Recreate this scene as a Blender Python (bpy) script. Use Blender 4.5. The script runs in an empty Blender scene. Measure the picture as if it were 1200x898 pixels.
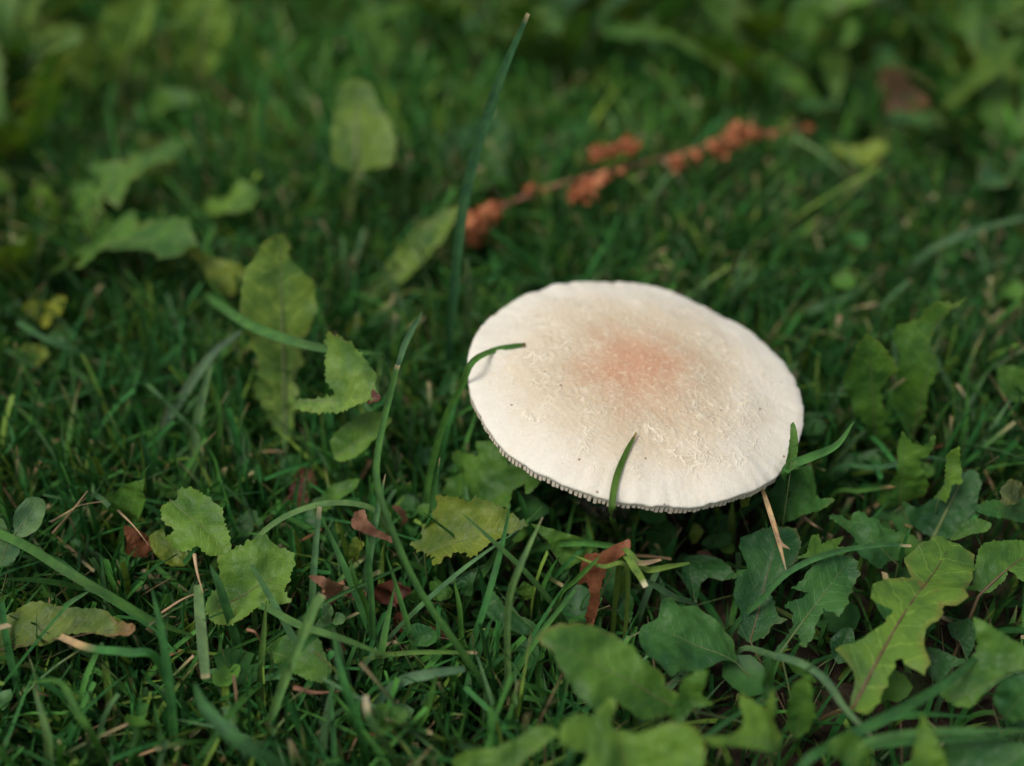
import bpy, math, random
import numpy as np
from mathutils import Vector, Matrix, noise
from mathutils.geometry import delaunay_2d_cdt

R_ = math.radians
scene = bpy.context.scene
col = scene.collection

# ------------------------------------------------------------------ camera
PW, PH = 1200.0, 898.0
HFOV = R_(45.0)
FPX = (PW / 2) / math.tan(HFOV / 2)
PITCH = R_(40.0)
CAM_R = Vector((1, 0, 0))
CAM_U = Vector((0, math.sin(PITCH), math.cos(PITCH)))
CAM_F = Vector((0, math.cos(PITCH), -math.sin(PITCH)))
CAP_C = Vector((0, 0, 0.043))          # centre of the cap's rim
CAP_R = 0.0425
DEPTH = CAP_R * FPX / 198.5
CAM_P = CAP_C - DEPTH * (CAM_R * (745 - 600) / FPX - CAM_U * (447.5 - 449) / FPX + CAM_F)

cd = bpy.data.cameras.new('camera')
cam = bpy.data.objects.new('camera', cd)
col.objects.link(cam)
cd.sensor_fit = 'HORIZONTAL'
cd.sensor_width = 36
cd.lens = 18 / math.tan(HFOV / 2)
cd.clip_start = 0.005
cd.clip_end = 200
cam.location = CAM_P
cam.rotation_euler = (math.pi / 2 - PITCH, 0, 0)
cd.dof.use_dof = True
cd.dof.focus_distance = 0.287
cd.dof.aperture_fstop = 5.0
cd.dof.aperture_blades = 0
scene.camera = cam

# ------------------------------------------------------------------ light
SUN_EL, SUN_AZ = R_(62), R_(-120)       # azimuth from +Y, clockwise seen from above
w = bpy.data.worlds.new('World')
scene.world = w
w.use_nodes = True
nt = w.node_tree
bg = nt.nodes['Background']
sky = nt.nodes.new('ShaderNodeTexSky')
sky.sky_type = 'NISHITA'
sky.sun_disc = False
sky.sun_elevation = SUN_EL
sky.sun_rotation = SUN_AZ
sky.air_density = 1.0
sky.dust_density = 3.0
hs = nt.nodes.new('ShaderNodeHueSaturation')      # high thin cloud: the blue of the sky is mostly washed out
hs.inputs['Saturation'].default_value = 0.25
nt.links.new(sky.outputs[0], hs.inputs['Color'])
nt.links.new(hs.outputs[0], bg.inputs['Color'])
bg.inputs['Strength'].default_value = 0.085
sl = bpy.data.lights.new('sun', 'SUN')
so = bpy.data.objects.new('sun', sl)
col.objects.link(so)
sl.energy = 1.5
sl.angle = R_(24)
sl.color = (1.0, 0.94, 0.84)
sd = Vector((math.sin(SUN_AZ) * math.cos(SUN_EL), math.cos(SUN_AZ) * math.cos(SUN_EL), math.sin(SUN_EL)))
so.rotation_euler = sd.to_track_quat('Z', 'Y').to_euler()
so.location = (0, 0, 3)
scene.view_settings.view_transform = 'Standard'
scene.view_settings.look = 'None'
scene.view_settings.gamma = 1
scene.view_settings.exposure = 0.52
scene.cycles.max_bounces = 5
scene.cycles.diffuse_bounces = 3
scene.cycles.glossy_bounces = 2
scene.cycles.transmission_bounces = 3

# ------------------------------------------------------------------ helpers
def at(px, py, zmm):
    """the point at height zmm (millimetres) that the photo shows at a pixel"""
    d = CAM_R * ((px - PW / 2) / FPX) - CAM_U * ((py - PH / 2) / FPX) + CAM_F
    k = (zmm / 1000.0 - CAM_P.z) / d.z
    return CAM_P + d * k

TILT = Matrix.Rotation(R_(0.8), 3, 'X') @ Matrix.Rotation(R_(7.5), 3, 'Y')
def at_cap(px, py, lift=0.0008):
    """the point of the cap's top that the photo shows at a pixel, a little above the skin"""
    d = (CAM_R * ((px - PW / 2) / FPX) - CAM_U * ((py - PH / 2) / FPX) + CAM_F)
    for i in range(4000):
        p = TILT.inverted() @ (CAM_P + d * (0.2 + i * 0.00005) - CAP_C)
        r = math.hypot(p.x, p.y) / CAP_R
        if p.z < 0.0064 * (1 - r ** 2.1) + lift and p.z > -0.03: break
    return CAM_P + d * (0.2 + i * 0.00005)

def tag(o, label=None, cat=None, group=None, kind=None):
    if label: o['label'] = label
    if cat: o['category'] = cat
    if group: o['group'] = group
    if kind: o['kind'] = kind
    return o

def empty(name, loc):
    o = bpy.data.objects.new(name, None)
    o.empty_display_size = 0.005
    col.objects.link(o)
    o.location = loc
    return o

def mesh_obj(name, verts, faces, mat, loc=(0, 0, 0), parent=None, smooth=True):
    me = bpy.data.meshes.new(name)
    me.from_pydata([tuple(v) for v in verts], [], faces)
    me.polygons.foreach_set('use_smooth', [smooth] * len(me.polygons))
    me.materials.append(mat)
    o = bpy.data.objects.new(name, me)
    col.objects.link(o)
    o.location = loc
    if parent: o.parent = parent
    return o

def set_color(me, cols):
    a = me.color_attributes.new('Col', 'FLOAT_COLOR', 'POINT')
    c = np.ones((len(me.vertices), 4), np.float32)
    c[:, :3] = cols
    a.data.foreach_set('color', c.ravel())

def catmull(pts, n):
    p = [Vector(q) for q in pts]
    if len(p) == 2: p.insert(1, (p[0] + p[1]) / 2)
    p = [p[0] * 2 - p[1]] + p + [p[-1] * 2 - p[-2]]
    out, m = [], len(p) - 3
    for i in range(n + 1):
        t = i / n * m
        k = min(int(t), m - 1)
        f = t - k
        a, b, c, d = p[k:k + 4]
        out.append(0.5 * (2 * b + (c - a) * f + (2 * a - 5 * b + 4 * c - d) * f * f + (3 * b - a - 3 * c + d) * f ** 3))
    return out

def tube(path, radii, sides=7):
    verts, faces = [], []
    n = len(path)
    for i, p in enumerate(path):
        t = (path[min(i + 1, n - 1)] - path[max(i - 1, 0)]).normalized()
        a = t.orthogonal().normalized() if i == 0 else (a - t * a.dot(t)).normalized()
        b = t.cross(a)
        for k in range(sides):
            th = 2 * math.pi * k / sides
            verts.append(p + (a * math.cos(th) + b * math.sin(th)) * radii[i])
    for i in range(n - 1):
        for k in range(sides):
            k2 = (k + 1) % sides
            faces.append((i * sides + k, i * sides + k2, (i + 1) * sides + k2, (i + 1) * sides + k))
    faces.append(tuple(range(sides))[::-1])
    faces.append(tuple((n - 1) * sides + k for k in range(sides)))
    return verts, faces

# ------------------------------------------------------------------ materials
def new_mat(name):
    m = bpy.data.materials.new(name)
    m.use_nodes = True
    t = m.node_tree
    for n in list(t.nodes): t.nodes.remove(n)
    return m, t

class NT:
    def __init__(s, t): s.t = t
    def n(s, typ, ins=None, **kw):
        nd = s.t.nodes.new(typ)
        for k, v in kw.items(): setattr(nd, k, v)
        for k, v in (ins or {}).items():
            sock = nd.inputs[k]
            if isinstance(v, bpy.types.NodeSocket): s.t.links.new(v, sock)
            else: sock.default_value = v
        return nd
    def math(s, op, a, b=0.0, clamp=False):
        return s.n('ShaderNodeMath', {0: a, 1: b}, operation=op, use_clamp=clamp).outputs[0]
    def ramp(s, v, lo, hi, a=0.0, b=1.0):
        return s.n('ShaderNodeMapRange', {0: v, 1: lo, 2: hi, 3: a, 4: b}, clamp=True, interpolation_type='SMOOTHSTEP').outputs[0]
    def mix(s, f, a, b, blend='MIX'):
        nd = s.n('ShaderNodeMix', data_type='RGBA', blend_type=blend)
        for k, v in ((0, f), (6, a), (7, b)):
            if isinstance(v, bpy.types.NodeSocket): s.t.links.new(v, nd.inputs[k])
            else: nd.inputs[k].default_value = v if k == 0 else (tuple(v) + (1,))[:4]
        return nd.outputs[2]
    def noise(s, vec, scale, detail=4, rough=0.55, dist=0.0):
        return s.n('ShaderNodeTexNoise', {'Vector': vec, 'Scale': scale, 'Detail': detail, 'Roughness': rough, 'Distortion': dist}).outputs[0]

def plant_shader(N, color, normal, rough, trans, tcol=(1.25, 1.2, 0.5), spec=0.2):
    p = N.n('ShaderNodeBsdfPrincipled', {'Base Color': color, 'Roughness': rough, 'Normal': normal, 'Specular IOR Level': spec})
    tc = N.mix(1.0, color, tcol, 'MULTIPLY')
    tr = N.n('ShaderNodeBsdfTranslucent', {'Color': tc, 'Normal': normal})
    mx = N.n('ShaderNodeMixShader', {0: trans, 1: p.outputs[0], 2: tr.outputs[0]})
    N.n('ShaderNodeOutputMaterial', {0: mx.outputs[0]})

def leaf_material():
    m, t = new_mat('leaf'); N = NT(t)
    oi = N.n('ShaderNodeObjectInfo')
    tc = N.n('ShaderNodeTexCoord')
    obv = tc.outputs['Object']
    uv = N.n('ShaderNodeUVMap', uv_map='UVMap')
    sp = N.n('ShaderNodeSeparateXYZ', {0: uv.outputs[0]})
    s_, u_ = sp.outputs[0], N.math('ABSOLUTE', N.math('SUBTRACT', sp.outputs[1], 0.5))
    edge = N.n('ShaderNodeAttribute', attribute_name='edge').outputs['Fac']
    wob = N.math('MULTIPLY', N.noise(obv, 130, 3), 1.5)
    ph = N.math('ADD', N.math('SUBTRACT', N.math('MULTIPLY', s_, 10.0), N.math('MULTIPLY', u_, 9.0)), wob)
    saw = N.math('ABSOLUTE', N.math('SUBTRACT', N.math('FRACT', ph), 0.5))
    vein = N.math('MULTIPLY', N.ramp(saw, 0.0, 0.085, 1, 0), N.ramp(u_, 0.0, 0.28, 1, 0.15))
    vor = N.n('ShaderNodeTexVoronoi', {'Vector': obv, 'Scale': 600.0}, feature='DISTANCE_TO_EDGE').outputs[0]
    net = N.ramp(vor, 0.0, 0.12, 1, 0)
    n1 = N.noise(obv, 90, 5, 0.6)
    n2 = N.noise(obv, 700, 3, 0.6)
    n3 = N.noise(obv, 45, 3, 0.6, 0.6)
    c = N.mix(N.ramp(n1, 0.34, 0.66), N.mix(1, oi.outputs['Color'], (0.50, 0.62, 0.68), 'MULTIPLY'), N.mix(1, oi.outputs['Color'], (1.22, 1.12, 0.95), 'MULTIPLY'))
    c = N.mix(N.math('MULTIPLY', N.ramp(n2, 0.35, 0.75), 0.35), c, N.mix(1, c, (0.7, 0.75, 0.7), 'MULTIPLY'))
    c = N.mix(N.math('MULTIPLY', vein, 0.65), c, N.mix(1, c, (2.1, 1.7, 1.9), 'MULTIPLY'))
    c = N.mix(N.math('MULTIPLY', net, 0.10), c, N.mix(1, c, (1.5, 1.35, 1.3), 'MULTIPLY'))
    # dry brown margins and blotches
    al = oi.outputs['Alpha']
    rim = N.math('MULTIPLY', N.ramp(edge, 0.0, 0.035, 1, 0), N.ramp(n3, 0.42, 0.6))
    c = N.mix(N.math('MULTIPLY', rim, N.math('ADD', N.math('MULTIPLY', al, 0.7), 0.12), True), c, (0.24, 0.10, 0.045))
    thr = N.math('SUBTRACT', 0.80, N.math('MULTIPLY', al, 0.36))
    blot = N.n('ShaderNodeMapRange', {0: n3, 1: thr, 2: N.math('ADD', thr, 0.09)}, clamp=True).outputs[0]
    c = N.mix(N.math('MULTIPLY', blot, 0.85), c, N.mix(n2, (0.10, 0.045, 0.02), (0.34, 0.2, 0.07)))
    quilt = N.n('ShaderNodeTexVoronoi', {'Vector': N.n('ShaderNodeVectorMath', {0: obv, 1: N.n('ShaderNodeVectorMath', {0: N.n('ShaderNodeTexNoise', {'Vector': obv, 'Scale': 240.0}).outputs['Color'], 1: (0.004, 0.004, 0.004)}, operation='MULTIPLY').outputs[0]}, operation='ADD').outputs[0], 'Scale': 330.0}, feature='SMOOTH_F1').outputs[0]
    c = N.mix(N.math('MULTIPLY', N.ramp(quilt, 0.1, 0.7), 0.30), c, N.mix(1, c, (0.62, 0.70, 0.7), 'MULTIPLY'))
    h = N.math('ADD', N.math('MULTIPLY', quilt, -0.8), N.math('ADD', N.math('MULTIPLY', vein, -0.12), N.math('ADD', N.math('MULTIPLY', net, -0.07), N.math('ADD', N.math('MULTIPLY', n1, 0.5), N.math('MULTIPLY', n2, 0.35)))))
    b = N.n('ShaderNodeBump', {'Strength': 1.0, 'Distance': 0.0005, 'Height': h})
    plant_shader(N, c, b.outputs[0], N.ramp(n2, 0.2, 0.8, 0.38, 0.56), 0.24, spec=0.22)
    return m

def grass_material():
    m, t = new_mat('grass'); N = NT(t)
    a = N.n('ShaderNodeAttribute', attribute_name='Col')
    tc = N.n('ShaderNodeTexCoord')
    uv = N.n('ShaderNodeUVMap', uv_map='UVMap')
    sp = N.n('ShaderNodeSeparateXYZ', {0: uv.outputs[0]})
    n1 = N.noise(tc.outputs['Object'], 260, 4, 0.6)
    line = N.math('SINE', N.math('MULTIPLY', sp.outputs[1], 44.0))
    lm = N.ramp(line, -0.2, 0.9)
    c = N.mix(N.ramp(n1, 0.3, 0.7), N.mix(1, a.outputs['Color'], (0.72, 0.78, 0.8), 'MULTIPLY'), N.mix(1, a.outputs['Color'], (1.25, 1.18, 1.0), 'MULTIPLY'))
    c = N.mix(N.math('MULTIPLY', lm, 0.28), c, N.mix(1, c, (1.6, 1.4, 1.5), 'MULTIPLY'))
    h = N.math('ADD', N.math('MULTIPLY', line, 0.25), N.math('MULTIPLY', n1, 0.4))
    b = N.n('ShaderNodeBump', {'Strength': 0.6, 'Distance': 0.0003, 'Height': h})
    plant_shader(N, c, b.outputs[0], 0.45, 0.22, (1.2, 1.15, 0.7))
    return m

def simple_mat(name, c1, c2, scale, rough=0.7, bump=0.4, dist=0.0005, trans=0.0, spec=0.3):
    m, t = new_mat(name); N = NT(t)
    tc = N.n('ShaderNodeTexCoord')
    n1 = N.noise(tc.outputs['Object'], scale, 6, 0.65)
    n2 = N.noise(tc.outputs['Object'], scale * 5, 4, 0.6)
    c = N.mix(N.ramp(n1, 0.3, 0.7), c1, c2)
    c = N.mix(N.math('MULTIPLY', n2, 0.5), c, N.mix(1, c, (0.55, 0.55, 0.55), 'MULTIPLY'))
    b = N.n('ShaderNodeBump', {'Strength': bump, 'Distance': dist, 'Height': N.math('ADD', n1, N.math('MULTIPLY', n2, 0.5))})
    plant_shader(N, c, b.outputs[0], rough, trans, (1.1, 0.95, 0.8), spec)
    return m

def cap_material():
    m, t = new_mat('cap_skin'); N = NT(t)
    tc = N.n('ShaderNodeTexCoord'); ob = tc.outputs['Object']
    sp = N.n('ShaderNodeSeparateXYZ', {0: N.n('ShaderNodeVectorMath', {0: ob, 1: (0.0012, 0.0015, 0.0)}, operation='ADD').outputs[0]})
    flat = N.n('ShaderNodeCombineXYZ', {0: sp.outputs[0], 1: sp.outputs[1], 2: 0.0}).outputs[0]
    ln = N.n('ShaderNodeVectorMath', {0: flat}, operation='LENGTH').outputs['Value']
    r0 = N.math('DIVIDE', ln, CAP_R)
    na = N.noise(flat, 55, 5, 0.65)
    nb = N.noise(flat, 260, 5, 0.7, 0.4)
    nc = N.noise(flat, 1500, 3, 0.6)
    r = N.math('ADD', r0, N.math('ADD', N.math('MULTIPLY', N.math('SUBTRACT', na, 0.5), 0.62), N.math('MULTIPLY', N.math('SUBTRACT', nb, 0.5), 0.34)))
    cr = N.n('ShaderNodeValToRGB', {0: r})
    e = cr.color_ramp.elements
    stops = [(0.0, (0.53, 0.31, 0.20)), (0.13, (0.54, 0.335, 0.22)), (0.27, (0.55, 0.39, 0.265)), (0.44, (0.56, 0.46, 0.33)),
             (0.62, (0.63, 0.55, 0.42)), (0.82, (0.70, 0.65, 0.55)), (1.0, (0.72, 0.69, 0.61))]
    e[0].position, e[0].color = stops[0][0], stops[0][1] + (1,)
    e[1].position, e[1].color = stops[-1][0], stops[-1][1] + (1,)
    for p, c in stops[1:-1]:
        q = e.new(p); q.color = c + (1,)
    c = cr.outputs[0]
    fib = N.math('MULTIPLY', N.ramp(N.noise(flat, 620, 4, 0.7, 0.8), 0.42, 0.60), N.ramp(r0, 0.12, 0.5, 1, 0.15))
    c = N.mix(N.math('MULTIPLY', fib, 0.5), c, N.mix(1, c, (0.80, 0.66, 0.56), 'MULTIPLY'))
    c = N.mix(N.math('MULTIPLY', N.ramp(N.noise(flat, 900, 3, 0.6, 0.5), 0.55, 0.68), N.ramp(r0, 0.1, 0.5, 0.6, 0.2)), c, (0.74, 0.62, 0.46))
    # fibrous cream flakes: warped crack lines, in patches
    warp = N.n('ShaderNodeTexNoise', {'Vector': flat, 'Scale': 170.0, 'Detail': 4.0}).outputs['Color']
    wv = N.n('ShaderNodeVectorMath', {0: warp, 1: (0.007, 0.007, 0.0)}, operation='MULTIPLY').outputs[0]
    fv = N.n('ShaderNodeVectorMath', {0: flat, 1: wv}, operation='ADD').outputs[0]
    v1 = N.n('ShaderNodeTexVoronoi', {'Vector': fv, 'Scale': 330.0}, feature='DISTANCE_TO_EDGE').outputs[0]
    v2 = N.n('ShaderNodeTexVoronoi', {'Vector': fv, 'Scale': 640.0}, feature='DISTANCE_TO_EDGE').outputs[0]
    ring = N.math('MULTIPLY', N.ramp(r0, 0.16, 0.45), N.ramp(r0, 0.70, 0.93, 1, 0))
    patch = N.ramp(N.noise(flat, 95, 3, 0.6), 0.46, 0.62)
    fl = N.math('MULTIPLY', N.math('ADD', N.ramp(v1, 0.0, 0.09, 1, 0), N.math('MULTIPLY', N.ramp(v2, 0.0, 0.1, 1, 0), 0.6), True), N.math('MULTIPLY', ring, patch))
    fl2 = N.math('MULTIPLY', N.ramp(nb, 0.52, 0.7), N.math('ADD', N.math('MULTIPLY', ring, 0.6), 0.1))
    c = N.mix(N.math('MULTIPLY', fl, 0.75), c, (0.84, 0.76, 0.60))
    c = N.mix(N.math('MULTIPLY', fl2, 0.5), c, (0.80, 0.72, 0.57))
    c = N.mix(N.math('MULTIPLY', N.ramp(nc, 0.42, 0.7), 0.18), c, N.mix(1, c, (0.72, 0.66, 0.58), 'MULTIPLY'))
    # tiny dark specks
    vs = N.n('ShaderNodeTexVoronoi', {'Vector': ob, 'Scale': 260.0}, feature='F1')
    spk = N.math('MULTIPLY', N.ramp(vs.outputs[0], 0.05, 0.12, 1, 0), N.math('GREATER_THAN', N.n('ShaderNodeSeparateXYZ', {0: vs.outputs['Color']}).outputs[0], 0.72))
    c = N.mix(N.math('MULTIPLY', spk, 0.8), c, (0.16, 0.08, 0.045))
    h = N.math('ADD', N.math('MULTIPLY', fl, 0.55), N.math('ADD', N.math('MULTIPLY', nb, 0.55), N.math('ADD', N.math('MULTIPLY', nc, 0.16), N.math('MULTIPLY', fl2, 0.4))))
    b = N.n('ShaderNodeBump', {'Strength': 0.8, 'Distance': 0.0005, 'Height': h})
    p = N.n('ShaderNodeBsdfPrincipled', {'Base Color': c, 'Roughness': 0.62, 'Normal': b.outputs[0], 'Specular IOR Level': 0.25,
            'Subsurface Weight': 0.12, 'Subsurface Radius': (0.004, 0.0025, 0.0015), 'Subsurface Scale': 0.6})
    N.n('ShaderNodeOutputMaterial', {0: p.outputs[0]})
    return m

def soil_material():
    m, t = new_mat('soil'); N = NT(t)
    tc = N.n('ShaderNodeTexCoord')
    n1 = N.noise(tc.outputs['Object'], 60, 6, 0.65)
    n2 = N.noise(tc.outputs['Object'], 420, 5, 0.65)
    n3 = N.noise(tc.outputs['Object'], 9, 4, 0.6)
    c = N.mix(N.ramp(n2, 0.35, 0.7), (0.018, 0.013, 0.009), (0.05, 0.036, 0.022))
    c = N.mix(N.ramp(n1, 0.5, 0.7), c, (0.03, 0.045, 0.016))
    # beyond the modelled turf the lawn goes on as a mossy green sheet
    ln = N.n('ShaderNodeVectorMath', {0: tc.outputs['Object']}, operation='LENGTH').outputs['Value']
    c = N.mix(N.ramp(ln, 0.9, 1.4), c, N.mix(N.ramp(n3, 0.3, 0.7), (0.02, 0.055, 0.018), (0.045, 0.085, 0.025)))
    b = N.n('ShaderNodeBump', {'Strength': 0.9, 'Distance': 0.002, 'Height': N.math('ADD', n1, n2)})
    p = N.n('ShaderNodeBsdfPrincipled', {'Base Color': c, 'Roughness': 0.9, 'Normal': b.outputs[0], 'Specular IOR Level': 0.15})
    N.n('ShaderNodeOutputMaterial', {0: p.outputs[0]})
    return m

M_LEAF, M_GRASS, M_CAP, M_SOIL = leaf_material(), grass_material(), cap_material(), soil_material()
M_RIB = simple_mat('midrib_pale', (0.10, 0.15, 0.05), (0.13, 0.17, 0.06), 200, 0.5)
M_RIBR = simple_mat('midrib_reddish', (0.105, 0.055, 0.03), (0.13, 0.095, 0.045), 200, 0.5)
M_GILL = simple_mat('gill_cream', (0.66, 0.57, 0.44), (0.74, 0.66, 0.53), 300, 0.75, 0.3)
M_STEM = simple_mat('mushroom_stem', (0.52, 0.46, 0.38), (0.66, 0.6, 0.52), 160, 0.75, 0.5)
M_SCALE = simple_mat('cap_scale', (0.72, 0.63, 0.48), (0.80, 0.73, 0.60), 500, 0.7, 0.3)
M_RUST = simple_mat('rusty_leaf', (0.10, 0.032, 0.014), (0.34, 0.13, 0.06), 150, 0.5, 0.6, trans=0.15)
M_BROWN = simple_mat('brown_leaf', (0.06, 0.02, 0.012), (0.16, 0.055, 0.03), 150, 0.5, 0.6, trans=0.1)
M_SALMON = simple_mat('salmon_leaf', (0.20, 0.085, 0.05), (0.36, 0.19, 0.11), 150, 0.55, 0.6, trans=0.15)
M_STRAW = simple_mat('straw', (0.42, 0.27, 0.14), (0.58, 0.42, 0.24), 220, 0.6, 0.5, trans=0.1)
M_SEED = simple_mat('seed_red', (0.46, 0.14, 0.055), (0.64, 0.28, 0.13), 130, 0.6, 0.5, trans=0.25)
M_STALK = simple_mat('stalk_red', (0.20, 0.06, 0.045), (0.30, 0.15, 0.09), 120, 0.6, 0.5)

# ------------------------------------------------------------------ ground
def ground_z(x, y):
    return 0.0022 * noise.noise(Vector((x * 28, y * 28, 1.3))) + 0.0013 * noise.noise(Vector((x * 90, y * 90, 4.1))) - 0.002

def axis(lo, hi, step, far):
    a = list(np.arange(lo, hi + 1e-9, step))
    g, k = [], step
    x = hi
    while x < far:
        k *= 1.35; x += k; g.append(x)
    h, k, x = [], step, lo
    while x > -far:
        k *= 1.35; x -= k; h.append(x)
    return h[::-1] + a + g
gx, gy = axis(-0.6, 0.6, 0.008, 40), axis(-0.3, 1.1, 0.008, 40)
gv = [(x, y, ground_z(x, y)) for y in gy for x in gx]
nx = len(gx)
gf = [(j * nx + i, j * nx + i + 1, (j + 1) * nx + i + 1, (j + 1) * nx + i) for j in range(len(gy) - 1) for i in range(nx - 1)]
g = mesh_obj('ground', gv, gf, M_SOIL)
tag(g, 'dark soil under the lawn', 'ground', kind='structure')

# height the short turf may reach at each place (so that it does not pierce leaves and caps)
LX0, LY0, LS = -0.8, -0.45, 0.002
LNX, LNY = 800, 850
LIMIT = np.full((LNX, LNY), 1.0, np.float32)

def lower(p, slack=0.9, ray=True, reach=0.036):
    def put(x, y, z):
        i, j = int((x - LX0) / LS), int((y - LY0) / LS)
        if 0 <= i < LNX and 0 <= j < LNY: LIMIT[i, j] = min(LIMIT[i, j], max(z, 0.001))
    put(p.x, p.y, p.z * slack)
    if ray:
        d = (CAM_P - p).normalized()
        k = 0.002
        while p.z + d.z * k < reach:
            q = p + d * k
            put(q.x, q.y, q.z * slack)
            k += 0.002

# ------------------------------------------------------------------ mushroom
def build_mushroom():
    base = Vector((-0.004, 0.004, -0.003))
    root = empty('mushroom', base)
    tag(root, 'large white mushroom with flat cracked cap and peach centre in the grass', 'mushroom')
    cap_loc = CAP_C - base
    tilt = TILT

    def rim(th):
        return CAP_R * (1 + 0.005 * math.sin(2 * th + 0.6) + 0.006 * math.sin(3 * th + 2.2) + 0.007 * math.sin(5 * th + 0.4)
                        + 0.006 * noise.noise(Vector((math.cos(th) * 6, math.sin(th) * 6, 2))) + 0.005 * noise.noise(Vector((math.cos(th) * 22, math.sin(th) * 22, 5))) - 0.030 * max(0, noise.noise(Vector((math.cos(th) * 13, math.sin(th) * 13, 8))) - 0.3))
    def top(r, th):                       # r is 0..1
        x, y = r * math.cos(th), r * math.sin(th)
        z = 0.0064 * (1 - r ** 2.1)
        z -= 0.0004 * max(0, (r - 0.95) / 0.05) ** 2
        z += 0.0007 * noise.noise(Vector((x * 2.2, y * 2.2, 0.3))) + 0.00035 * noise.noise(Vector((x * 6, y * 6, 3.3)))
        k = max(0, 1 - abs(r - 0.52) / 0.36)
        nn = noise.noise(Vector((x * 26, y * 26, 7.7)))
        z += k * 0.00022 * (1 - min(1, abs(nn) * 5)) + 0.00008 * noise.noise(Vector((x * 60, y * 60, 1.7)))
        # radial creases near the margin
        e = max(0, (r - 0.80) / 0.2)
        z += e * (0.0004 * noise.noise(Vector((math.cos(th) * 17, math.sin(th) * 17, r * 1.6))) - 0.0005 * max(0, noise.noise(Vector((math.cos(th) * 34, math.sin(th) * 34, r * 3))) - 0.25))
        z += e * 0.0007 * noise.noise(Vector((math.cos(th) * 3, math.sin(th) * 3, 9)))
        return z
    NRr, NTt = 130, 420
    verts, faces = [], []
    verts.append((0, 0, top(0, 0)))
    prof = [(i + 1) / NRr for i in range(NRr)]
    prof = [p ** 0.9 for p in prof]
    for r in prof:
        for k in range(NTt):
            th = 2 * math.pi * k / NTt
            rr = rim(th) * r
            verts.append((rr * math.cos(th), rr * math.sin(th), top(r, th)))
    for k in range(NTt): faces.append((0, 1 + k, 1 + (k + 1) % NTt))
    def stitch(a, b):
        for k in range(NTt):
            k2 = (k + 1) % NTt
            faces.append((a + k, b + k, b + k2, a + k2))
    for i in range(NRr - 1): stitch(1 + i * NTt, 1 + (i + 1) * NTt)
    last = 1 + (NRr - 1) * NTt
    # thin margin turned under, then the flesh above the gills
    for r, dz in ((1.002, -0.0003), (0.998, -0.0007), (0.9895, -0.0017), (0.975, -0.0018), (0.93, -0.0012), (0.75, -0.0006), (0.5, 0.0018), (0.25, 0.0024)):
        s0 = len(verts)
        for k in range(NTt):
            th = 2 * math.pi * k / NTt
            rr = rim(th) * r
            ez = top(1.0, th)
            verts.append((rr * math.cos(th), rr * math.sin(th), ez + dz + 0.0002 * noise.noise(Vector((math.cos(th) * 40, math.sin(th) * 40, 3)))))
        stitch(last, s0)
        last = s0
    cap = mesh_obj('cap', verts, faces, M_CAP, cap_loc, root)
    cap.rotation_euler = tilt.to_euler()
    cap['label'] = 'broad cream cap with peach centre and cracked surface'
    # gills: thin radial plates, the ends of which show as teeth under the margin
    gv, gf = [], []
    NG = 236
    rnd = random.Random(4)
    for k in range(NG):
        th = 2 * math.pi * (k + rnd.uniform(-0.12, 0.12)) / NG
        R0 = rim(th)
        ez = top(1.0, th)
        inner = (0.22, 0.55, 0.35, 0.7)[k % 4]
        deep = rnd.uniform(0.82, 1.12) * (1 + 0.25 * noise.noise(Vector((math.cos(th) * 5, math.sin(th) * 5, 6))))
        st = [(0.9945, 0.0002, 0.0024), (0.968, 0.0002, 0.0032), (0.85, -0.0006, 0.0046), (0.6, -0.0012, 0.0052), (inner, -0.002, 0.004 if inner < 0.3 else 0.0018)]
        st = [q for q in st if q[0] > inner] + [st[-1]]
        hw = 0.00045
        tx, ty = -math.sin(th), math.cos(th)
        s0 = len(gv)
        for (r, up, dn) in st:
            for sgn, zz in ((-1, -up), (-1, -dn * deep), (1, -dn * deep), (1, -up)):
                ww = hw * (0.75 if zz == -dn * deep else 1.0) * (1 if r > 0.8 else 0.7)
                gv.append((R0 * r * math.cos(th) + tx * ww * sgn, R0 * r * math.sin(th) + ty * ww * sgn, ez + zz))
        n = len(st)
        for i in range(n - 1):
            for q in range(4):
                a, b = s0 + i * 4 + q, s0 + i * 4 + (q + 1) % 4
                gf.append((a, b, b + 4, a + 4))
        gf.append((s0, s0 + 3, s0 + 2, s0 + 1))
        e0 = s0 + (n - 1) * 4
        gf.append((e0, e0 + 1, e0 + 2, e0 + 3))
    gl = mesh_obj('gills', gv, gf, M_GILL, (0, 0, 0), cap, smooth=False)
    gl['kind'] = 'stuff'
    # raised curled flakes of skin round the centre
    sv, sf = [], []
    for k in range(300):
        th = rnd.uniform(0, 2 * math.pi)
        r = min(0.86, max(0.2, rnd.gauss(0.52, 0.13)))
        x, y = r * math.cos(th), r * math.sin(th)
        if noise.noise(Vector((x * 2.6, y * 2.6, 8))) < -0.08: continue
        ln = rnd.choice((0.0008, 0.0012, 0.0016, 0.0024)) * rnd.uniform(0.7, 1.2)
        an = th + math.pi / 2 + rnd.gauss(0, 0.8)
        hw = rnd.uniform(0.00005, 0.00012)
        pts = []
        cx, cy = x * CAP_R, y * CAP_R
        for i in range(6):
            an += rnd.gauss(0, 0.45)
            cx += math.cos(an) * ln / 5; cy += math.sin(an) * ln / 5
            pts.append((cx, cy, an))
        s0 = len(sv)
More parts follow.
